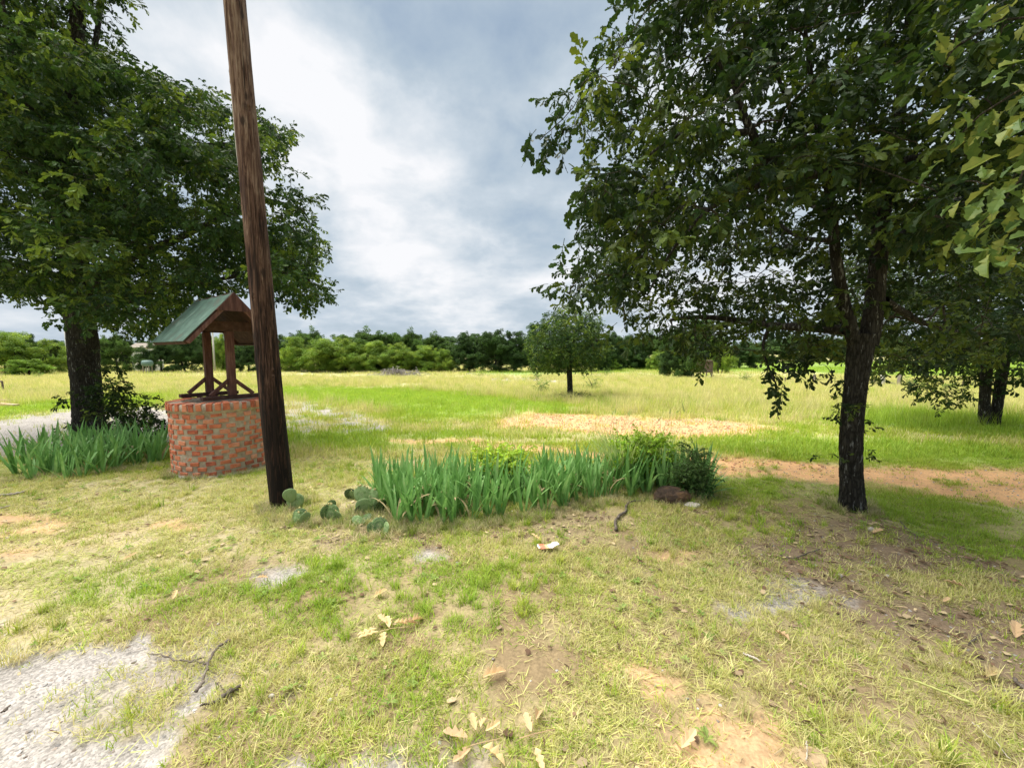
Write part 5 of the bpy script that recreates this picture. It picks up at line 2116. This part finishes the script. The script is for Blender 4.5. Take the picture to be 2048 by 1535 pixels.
def pad_mesh():
    bm = bmesh.new()
    bmesh.ops.create_uvsphere(bm, u_segments=24, v_segments=16, radius=1)
    for v in bm.verts:
        x, y, z = v.co
        w = .42 * (1 + .22 * z)
        v.co = Vector((x * w, y * .085, (z + 1) * .5))
    me = bpy.data.meshes.new('pad')
    bm.to_mesh(me)
    bm.free()
    me.polygons.foreach_set('use_smooth', [True] * len(me.polygons))
    me.materials.append(M_PAD)
    return me


PAD = pad_mesh()
bm = bmesh.new()
bmesh.ops.create_icosphere(bm, subdivisions=2, radius=1)
for v in bm.verts:
    v.co.z *= 1.5
BUD = bpy.data.meshes.new('bud')
bm.to_mesh(BUD)
bm.free()
BUD.materials.append(M_BUD)


def cactus(px, py, pads, label, seed):
    """pads: (dx px, base py offset, size px, yaw, tilt)"""
    b = ground(px, py)
    k = b[1] / FPX
    o = thing('prickly_pear', b, label, 'cactus', 'prickly pear cacti between the pole and the iris bed')
    g = np.random.default_rng(seed)
    for (dx, dz, sz, yaw, tilt, fr) in pads:
        s = sz * k * 1.12
        p = place("pad", PAD, o, (dx * k, g.uniform(-.03, .03), dz * k - .018), (tilt, g.normal() * .15, yaw), (s, s, s))
        for i in range(fr):
            a = (i - (fr - 1) / 2) * .35 + g.normal() * .1
            place('bud', BUD, p, (.38 * math.sin(a), 0, .52 + .50 * math.cos(a)), (0, a, 0), (.055, .055, .055))
    return o


cactus(588, 1020, [(0, 0, 34, .3, -.1, 0), (-1, 22, 27, .5, .1, 0)], 'prickly pear with one pale round pad against the pole foot', 1)
cactus(602, 1045, [(0, 0, 30, .2, -.3, 1), (-14, 0, 26, -.6, -.3, 2), (10, 3, 24, .9, .2, 1)], 'low dark prickly pear just right of the pole foot', 2)
cactus(668, 1040, [(5, 0, 36, .1, -.1, 4), (-12, 2, 34, .9, .1, 3), (14, 4, 22, -.5, .4, 1), (-4, 26, 18, .4, .1, 2)], 'dark prickly pear in the middle of the cactus group', 3)
cactus(728, 1030, [(0, 0, 36, .3, .2, 0), (14, 0, 38, -.4, -.1, 0), (-4, 26, 34, .1, -.1, 5), (14, 22, 32, -.3, -.2, 4), (30, 4, 30, .8, .3, 3), (-16, 6, 22, 1.1, .5, 0)], 'tallest light green prickly pear touching the left end of the iris bed', 4)
cactus(714, 1052, [(0, 0, 34, -.5, -1.1, 0), (6, 4, 24, .8, -.9, 0)], 'grey green prickly pear pad lying flat among the cacti', 5)
cactus(752, 1068, [(0, 0, 34, .1, -.35, 2), (14, 0, 26, -.9, -.3, 0), (-10, 0, 24, .8, -.3, 1)], 'front prickly pear with wide pads before the iris bed', 6)
cactus(700, 998, [(0, 0, 24, .2, .2, 2), (12, 2, 20, -.4, .3, 1)], 'small prickly pear at the back of the cactus group', 7)

# ------------------------------------------------------------------ litter
DL = []
for kx in range(4):
    mb = MB()
    v, f = leaf_geo(.125, .15 + .15 * kx, -.1 + .25 * kx, .9, wid=1.0, st=[(.0, .02), (.12, .09), (.26, .19), (.38, .10), (.52, .23), (.66, .11), (.80, .15), (.90, .10), (1.0, .02)])
    mb.add(v, f)
    DL.append(mb.mesh('leaf', M_DRYLEAF))


def dry_sprig(px, py, leaves, label, twig=True, cat='dry leaves'):
    b = ground(px, py)
    k = b[1] / FPX
    if len(leaves) == 1:
        dx, dy, s, r = leaves[0]
        o = place('dry_leaf', DL[hash((px, py)) % 4], None, (b[0], b[1], b[2] + .03), (.2, -.2, r), (s,) * 3)
        return setp(o, label, 'leaf', 'dried oak leaves in the grass')
    o = thing('dry_oak_sprig', b, label, cat)
    g = np.random.default_rng(px)
    for (dx, dy, s, r) in leaves:
        place('leaf', DL[g.integers(0, 4)], o, (dx * k, dy * k * 2, .035 + g.uniform(0, .02)), (g.uniform(-.3, .3), g.uniform(-.12, .2), r + g.normal() * .3), (s * .8,) * 3)
    if twig:
        mb = MB()
        mb.tube([b + np.array([-.06, -.01, .03]), b + np.array([0, .0, .04]), b + np.array([.09, .03, .03])], [.0025, .002, .0015], 5)
        mb.obj('twig', M_DRYLEAF, o)
    return o


dry_sprig(782, 1266, [(-30, 0, 1.05, 3.0), (-22, -6, 1.1, 3.6), (-12, -4, 1.0, 4.2), (-5, 2, 1.0, 1.8), (4, 6, .8, .8), (22, 6, .9, .3), (38, 12, 1.0, .5), (-14, 6, .9, 2.5)], 'largest cluster of dry tan oak leaves in the grass below the iris bed')
dry_sprig(955, 1500, [(-22, 6, 1.1, 2.6), (-6, 14, .8, 1.9), (12, -6, 1.0, -.5), (16, 12, .8, .9), (-14, -4, .8, 3.7), (4, 16, .7, 1.3)], 'spread cluster of dry tan leaves at the bottom edge')
dry_sprig(1068, 1480, [(-6, 0, .9, 1.7), (6, 14, 1.0, 1.4), (2, -16, .8, 4.9)], 'three dry leaves right of the bottom leaf cluster')
for (px, py, s, r, t) in [(966, 1363, .95, .4, 'single dry tan leaf between the two leaf clusters'), (748, 1200, .8, .9, 'single dry leaf above the largest leaf cluster'), (1082, 1086, .9, 2.4, 'dry leaf beside the scrap of paper'),
                          (515, 1162, .5, .2, 'small pale dry leaf at the end of the iris bed shadow, lower left'), (1972, 1362, .9, .3, 'tan dry leaf near the grey twigs at the right edge'), (1578, 1290, .7, 1.8, 'dry leaf on the bare earth at lower right'),
                          (2030, 1285, 1.1, .7, 'long tan dry leaf at the right edge'), (1930, 1185, .8, 2.2, 'yellowish dry leaf on dark mulch at the right'), (1745, 1072, .9, .2, 'dry leaf on the ground right of the forked oak'),
                          (246, 1128, .7, 1.0, 'dry leaf in the grass at the left'), (346, 1208, .6, 2.0, 'reddish dry leaf in the grass above the gravel'), (1362, 1510, .8, .6, 'pale dry leaf at the bottom right of the leaf clusters'),
                          (633, 975, .6, .6, 'small dry leaf beyond the cacti'), (1885, 1212, .5, .3, 'reddish dry leaf on the mulch')]:
    dry_sprig(px, py, [(0, 0, s, r)], t)

M_STICK = simple_mat('grey_stick', [(.3, (.05, .04, .032)), (.6, (.16, .13, .105)), (.8, (.30, .27, .23))], 25, .9, bump=.5)
M_PALE = simple_mat('pale_stick', [(.3, (.34, .29, .23)), (.7, (.55, .50, .42))], 25, .9, bump=.3)


def stick(paths, label, mat=M_STICK, name='stick', lift=.012, cat='stick'):
    first = ground(*paths[0][0][:2])
    o = thing(name, first, label, cat)
    for j, pth in enumerate(paths):
        pts, rad = [], []
        for (px, py, w) in pth:
            p = ground(px, py)
            pts.append(p + np.array([0, 0, lift + w * p[1] / FPX * .4]))
            rad.append(w / 2 * p[1] / FPX)
        L2 = np.linspace(0, len(pts) - 1, len(pts) * 5)
        P = np.stack([np.interp(L2, range(len(pts)), np.array(pts)[:, i]) for i in range(3)], 1)
        P += np.random.default_rng(j + abs(int(paths[0][0][0]))).normal(size=P.shape) * .0025
        R = np.interp(L2, range(len(pts)), rad)
        R = R * (1 + .2 * np.sin(np.arange(len(R)) * 2.1))
        mb = MB()
        mb.tube(P, R, 7)
        mb.obj('main_twig' if j == 0 else 'side_twig', mat, o, smooth=True)
    return o


stick([[(390, 1386, 7), (402, 1372, 6), (412, 1350, 5), (416, 1328, 5), (428, 1305, 5), (445, 1290, 5), (460, 1284, 6)], [(414, 1330, 4), (395, 1325, 3.5), (350, 1323, 3), (320, 1314, 3), (298, 1312, 2)], [(385, 1324, 2.5), (412, 1316, 2.5)]],
      'forked grey stick lying on the gravel at lower left')
stick([[(402, 1410, 4), (425, 1410, 6), (440, 1400, 10), (460, 1388, 10), (478, 1377, 8)], [(455, 1388, 2.5), (440, 1372, 2), (432, 1365, 1.5)]], 'short thick dark stick below the forked one')
stick([[(1232, 1062, 6), (1230, 1045, 6), (1238, 1034, 5.5), (1252, 1026, 5), (1252, 1014, 4), (1262, 1006, 3), (1290, 1006, 2)]], 'curved grey stick in front of the iris bed')
stick([[(1795, 1364, 2.5), (1840, 1380, 4.5), (1890, 1398, 5), (1935, 1418, 6)]], 'long yellow green stem lying in the grass at lower right', simple_mat('green_stem', [(.3, (.30, .34, .08)), (.7, (.46, .46, .16))], 8, .6), lift=.035, cat='stem')
stick([[(1985, 1375, 4), (2010, 1388, 5), (2050, 1408, 5), (2100, 1425, 5)], [(2028, 1362, 7), (2045, 1378, 8), (2060, 1392, 6)]], 'grey broken twigs at the lower right edge')
stick([[(1935, 1292, 2), (1945, 1284, 3.5), (1960, 1272, 4)]], 'short brown twig on the mulch at the right')
stick([[(-20, 994, 5), (20, 992, 5), (45, 988, 4), (56, 982, 3)]], 'pale stick on the ground below the left iris bed', M_PALE)
stick([[(-20, 1022, 3), (5, 1018, 3), (22, 1014, 2)]], 'thin pale stick at the left edge', M_PALE)
stick([[(1485, 1308, 3), (1500, 1315, 5), (1522, 1324, 3)]], 'short bleached twig on bare earth at lower right', M_PALE)
stick([[(1835, 1078, 2), (1812, 1060, 2.5), (1800, 1045, 2)]], 'thin twig in the grass right of the forked oak')
stick([[(1560, 1112, 2), (1590, 1120, 3), (1640, 1100, 2)]], 'thin fallen branch left below the forked oak')
stick([[(1940, 1455, 2), (1985, 1490, 2.5), (2020, 1530, 2)]], 'thin straw coloured stalk at the bottom right', M_PALE, lift=.03)
stick([[(1612, 1535, 3), (1613, 1510, 3), (1612, 1495, 2)]], 'short upright stalk beside the flat tan stone', M_PALE, lift=.03)
stick([[(5, 1433, 4), (12, 1428, 5), (22, 1420, 3)]], 'little dark twig on the gravel at the left edge')

# scrap of paper
b = ground(1096, 1099)
M_PAPER, ntp, bp_ = new_mat('printed_paper')
tcp = N(ntp, 'ShaderNodeTexCoord')
sxp = N(ntp, 'ShaderNodeSeparateXYZ')
ntp.links.new(tcp.outputs['Object'], sxp.inputs[0])
cr = ramp(ntp, math_node(ntp, 'MULTIPLY_ADD', sxp.outputs[0], 5.0, .5), [(.0, (.80, .78, .74)), (.14, (.75, .22, .12)), (.34, (.78, .30, .16)), (.40, (.80, .66, .25)), (.50, (.80, .78, .74))], 'CONSTANT')
ntp.links.new(cr, bp_.inputs['Base Color'])
mb = MB()
nx, ny = 12, 6
gp_ = np.random.default_rng(3)
V = [((i / nx - .5) * .17, (j / ny - .5) * .075 * (1 - .3 * abs(i / nx - .5)), .03 + .02 * vnoise([i * .45], [j * .6], seed=9)[0] + (.012 if i > nx - 4 else 0)) for i in range(nx + 1) for j in range(ny + 1)]
F = [(i * (ny + 1) + j, (i + 1) * (ny + 1) + j, (i + 1) * (ny + 1) + j + 1, i * (ny + 1) + j + 1) for i in range(nx) for j in range(ny)]
mb.add(V, F)
o = place('paper_scrap', mb.mesh('paper_scrap', M_PAPER), None, tuple(b), (0, 0, .15))
setp(o, 'crumpled white and red paper scrap in the grass before the irises', 'litter')

# ------------------------------------------------------------------ far objects
M_GREYW = simple_mat('grey_wood', [(.3, (.16, .13, .10)), (.7, (.36, .32, .27))], 9, .9, (3, 3, .6))
M_PALEPOLE = simple_mat('pale_wood', [(.3, (.38, .36, .32)), (.7, (.58, .56, .50))], 9, .9, (3, 3, .6))
M_METAL = simple_mat('rusty_pipe', [(.3, (.07, .05, .04)), (.7, (.20, .15, .12))], 9, .7)
M_WHITE = simple_mat('white_paint', [(.3, (.62, .62, .60)), (.7, (.78, .78, .76))], 4, .6)
M_TEAL = simple_mat('teal_paint', [(.3, (.08, .14, .125)), (.7, (.13, .20, .18))], 4, .6)


def post(px, py, h, w, mat, label, name='utility_pole', cat='utility pole', arm=False):
    b = ground(px, py)
    k = b[1] / FPX
    o = thing(name, b, label, cat)
    mb = MB()
    mb.tube([b - [0, 0, .3], b + [0, 0, h * k]], [w / 2 * k, w / 2 * k * .85], 10)
    mb.obj('shaft', mat, o, smooth=True)
    if arm:
        mb = MB()
        mb.beam(b + [-.9, -.15, h * k - .35], b + [.9, -.15, h * k - .35], .10, .12)
        mb.obj('crossarm', mat, o)
        for s in (-.8, .0, .8):
            mb = MB()
            mb.tube([b + [s, -.15, h * k - .29], b + [s, -.15, h * k - .12]], [.04, .03], 8)
            mb.obj('insulator', M_WHITE, o)
    return o


post(430, 745, 84, 3.6, M_PALEPOLE, 'pale pole seen between the two posts of the well', arm=True)
post(138, 746, 92, 3.6, M_PALEPOLE, 'pale pole just left of the big oak trunk')
post(237, 744, 56, 4, M_PALEPOLE, 'short pale pole right of the big oak trunk', 'wooden_post', 'post')

# farmhouse and tank glimpsed under the left eave of the well roof
b = ground(298, 743)
k = b[1] / FPX
sh = thing('shed', b, 'white shed glimpsed among trees left of the well roof', 'shed')
mb = MB()
mb.beam(b + [-1.6, 0, 2.0], b + [1.6, 0, 2.0], 2.4, 4.0)
mb.obj('wall', M_WHITE, sh)
mb = MB()
for s in (-1, 1):
    mb.beam(b + [-1.9, s * .72, 4.45], b + [1.9, s * .72, 4.45], 1.75, .10, (0, s * .5, 1))
mb.obj('roof', M_GREYW, sh)
mb = MB()
mb.beam(b + [-.4, -1.23, 1.0], b + [.4, -1.23, 1.0], .04, 2.0)
mb.obj('door', M_METAL, sh)
b = ground(296, 749)
tk = thing('water_tank', b, 'teal tank on legs standing under the trees left of the well', 'tank')
mb = MB()
mb.tube([b + [-.6, 0, 1.5], b + [-.5, 0, 1.5], b + [.5, 0, 1.5], b + [.6, 0, 1.5]], [.25, .42, .42, .25], 20)
mb.obj('drum', M_TEAL, tk, smooth=True)
for sx_ in (-.4, .4):
    for sy in (-.25, .25):
        mb = MB()
        mb.beam(b + [sx_, sy, -.2], b + [sx_, sy, 1.2], .08, .08, (0, 1, 0))
        mb.obj('leg', M_GREYW, tk)

# fence and gate on the right
G_P = 'posts of the wire fence across the meadow'


def fence_post(px, py, h, w, label, mat=M_GREYW):
    b = ground(px, py)
    k = b[1] / FPX
    mb = MB()
    mb.beam((0, 0, -.3), (0, 0, h * k), w * k, w * k, (0, 1, 0))
    o = place('fence_post', mb.mesh('fence_post', mat, bevel=.008), None, tuple(b), (0, 0, .3))
    return setp(o, label, 'fence post', G_P), b


pl = []
for (px, py, h, w, t) in [(1628, 768, 20, 4, 'wooden post left of the forked oak trunk'), (1660, 770, 13, 3.5, 'wooden post close behind the hanging oak leaves'),
                          (1764, 776, 26, 6, 'pale round gate post right of the forked oak trunk'), (1798, 777, 26, 6, 'square brown post at the right end of the sloping rail')]:
    o, b = fence_post(px, py, h, w, t, M_PALEPOLE if 'pale' in t else M_GREYW)
    pl.append(b)
for i, px in enumerate([1535, 1570, 1596, 1850, 1885, 1925, 1962, 2030, 2080, 2140]):
    o, b = fence_post(px, 770 + (px - 1650) * .03, 14, 1.8, '%s thin stake from the left on the wire fence across the meadow' % ORD[i], M_METAL)
    pl.append(b)
pl = sorted(pl, key=lambda q: q[0])
fb = thing('wire_fence', pl[0], 'thin wires strung along the stakes across the right meadow', 'fence')
for z in (.2, .32, .44):
    mb = MB()
    mb.tube([p + np.array([0, 0, z]) for p in pl], [.006] * len(pl), 4)
    mb.obj('wire', M_METAL, fb)
gbl = ground(1742, 776)
gbr = ground(1762, 776)
gt_ = thing('pipe_gate', ground(1738, 776), 'low pipe gate beside the pale gate post', 'gate')
g0, g1 = ground(1722, 776), ground(1760, 776)
for z in (.12, .27, .42):
    mb = MB()
    mb.tube([g0 + [0, 0, z], g1 + [0, 0, z]], [.018, .018], 6)
    mb.obj('rail', M_METAL, gt_)
for p in (g0, g1, (g0 + g1) / 2):
    mb = MB()
    mb.tube([p, p + [0, 0, .43]], [.016, .016], 6)
    mb.obj('upright', M_METAL, gt_)
r0, r1 = ground(1767, 776), ground(1796, 777)
mb = MB()
mb.beam(r0 + [0, 0, .38], r1 + [0, 0, .18], .06, .08)
o = mb.obj('fence_rail', M_GREYW)
setp(o, 'sloping wooden rail between the pale post and the brown post', 'rail')

# hunting blind and ladder stand under the dark clump
b = ground(1404, 754)
k = b[1] / FPX
hb = thing('hunting_blind', b, 'dark boxy hunting blind half hidden under the dark clump of trees', 'hunting blind')
mb = MB()
mb.beam(b + [-.9, 0, 1.35], b + [.9, 0, 1.35], 1.4, 1.3)
mb.obj('cabin', M_METAL, hb)
mb = MB()
mb.beam(b + [-1.05, 0, 2.05], b + [1.05, 0, 2.05], 1.65, .09)
mb.obj('roof', M_METAL, hb)
for sx_ in (-.8, .8):
    for sy in (-.6, .6):
        mb = MB()
        mb.beam(b + [sx_, sy, -.2], b + [sx_, sy, .7], .12, .12, (0, 1, 0))
        mb.obj('leg', M_GREYW, hb)
b = ground(1420, 758)
ld = thing('ladder_stand', b, 'small metal ladder leaning from a platform right of the blind', 'ladder')
mb = MB()
mb.beam(b + [-1.2, 0, .95], b + [.05, 0, .95], .6, .06)
mb.obj('platform', M_METAL, ld)
for sy in (-.25, .25):
    mb = MB()
    mb.tube([b + [.5, sy, -.1], b + [0, sy, .98]], [.025, .025], 6)
    mb.obj('rail', M_METAL, ld)
    mb = MB()
    mb.tube([b + [-1.15, sy, -.1], b + [-1.15, sy, .95]], [.03, .03], 6)
    mb.obj('leg', M_METAL, ld)
for q in (.25, .5, .75):
    mb = MB()
    c = b + np.array([.5 - .5 * q, 0, .98 * q])
    mb.tube([c + [0, -.25, 0], c + [0, .25, 0]], [.018, .018], 6)
    mb.obj('rung', M_METAL, ld)

# brush pile
b = ground(795, 752)
bp2 = thing('brush_pile', b, 'grey brush pile of dead branches in front of the mesquites', 'brush pile')
g = np.random.default_rng(19)
mb = MB()
for i in range(170):
    a = g.uniform(0, 6.28)
    r = abs(g.normal()) * 1.5
    c = b + np.array([r * math.cos(a) * 1.6, r * math.sin(a) * .8, max(.05, .75 - .22 * r) * g.uniform(.1, 1)])
    d = g.normal(size=3) * np.array([1, 1, .35])
    d *= g.uniform(.4, 1.1) / np.linalg.norm(d)
    mb.tube(curve(c - d, c + d, .1, 4, g), [.035, .03, .022, .01], 4)
x = mb.obj('branches', simple_mat('dead_wood', [(.3, (.16, .14, .12)), (.7, (.34, .31, .28))], 6, .95), bp2)
x['kind'] = 'stuff'

# pipe frame and lumber at the left edge
b = ground(8, 784)
pf = thing('goal_frame', b, 'rusty pipe frame post at the far left edge of the meadow', 'frame')
k = b[1] / FPX
mb = MB()
mb.tube([b - [0, 0, .2], b + [-.05, 0, 24 * k]], [.045, .045], 8)
mb.obj('upright', M_METAL, pf)
mb = MB()
mb.tube([b + [-.05, 0, 24 * k], b + [-2.6, .3, 24 * k]], [.04, .04], 8)
mb.obj('top_rail', M_METAL, pf)
mb = MB()
mb.tube([b + [-2.6, .3, -.2], b + [-2.6, .3, 24 * k]], [.045, .045], 8)
mb.obj('upright', M_METAL, pf)
M_LUMBER = simple_mat('lumber', [(.3, (.34, .24, .14)), (.7, (.52, .40, .26))], 6, .85, (4, 1, 4))
for i, (p0, p1, t) in enumerate([((-60, 808), (34, 817), 'front pale board lying in the grass at the left edge'), ((-40, 806), (28, 806), 'rear pale board lying behind the front one at the left edge')]):
    a0, a1 = ground(*p0), ground(*p1)
    mb = MB()
    mb.beam(np.array([0, 0, .09]), a1 - a0 + [0, 0, .09], .16, .07)
    o = place('board', mb.mesh('board', M_LUMBER, bevel=.004), None, tuple(a0))
    setp(o, t, 'board', 'boards lying in the grass at the left edge')

for nm, lab in dict(lawn_grass='short yellow green turf around the camera', grass_tufts='brighter green grass tufts standing out of the turf', dry_thatch='dry straw coloured blades lying on the ground',
                    field_grass='short grass of the field behind the iris bed', meadow_grass='tall pale meadow grass in the middle distance', far_meadow_grass='pale grass of the far meadow',
                    gravel='loose grey gravel stones', path_gravel='reddish stone chips on the dirt path', leaf_litter='bark and leaf crumbs under the oak').items():
    o = bpy.data.objects.get(nm)
    if o:
        setp(o, lab, 'grass' if 'grass' in nm or 'thatch' in nm else 'ground cover')
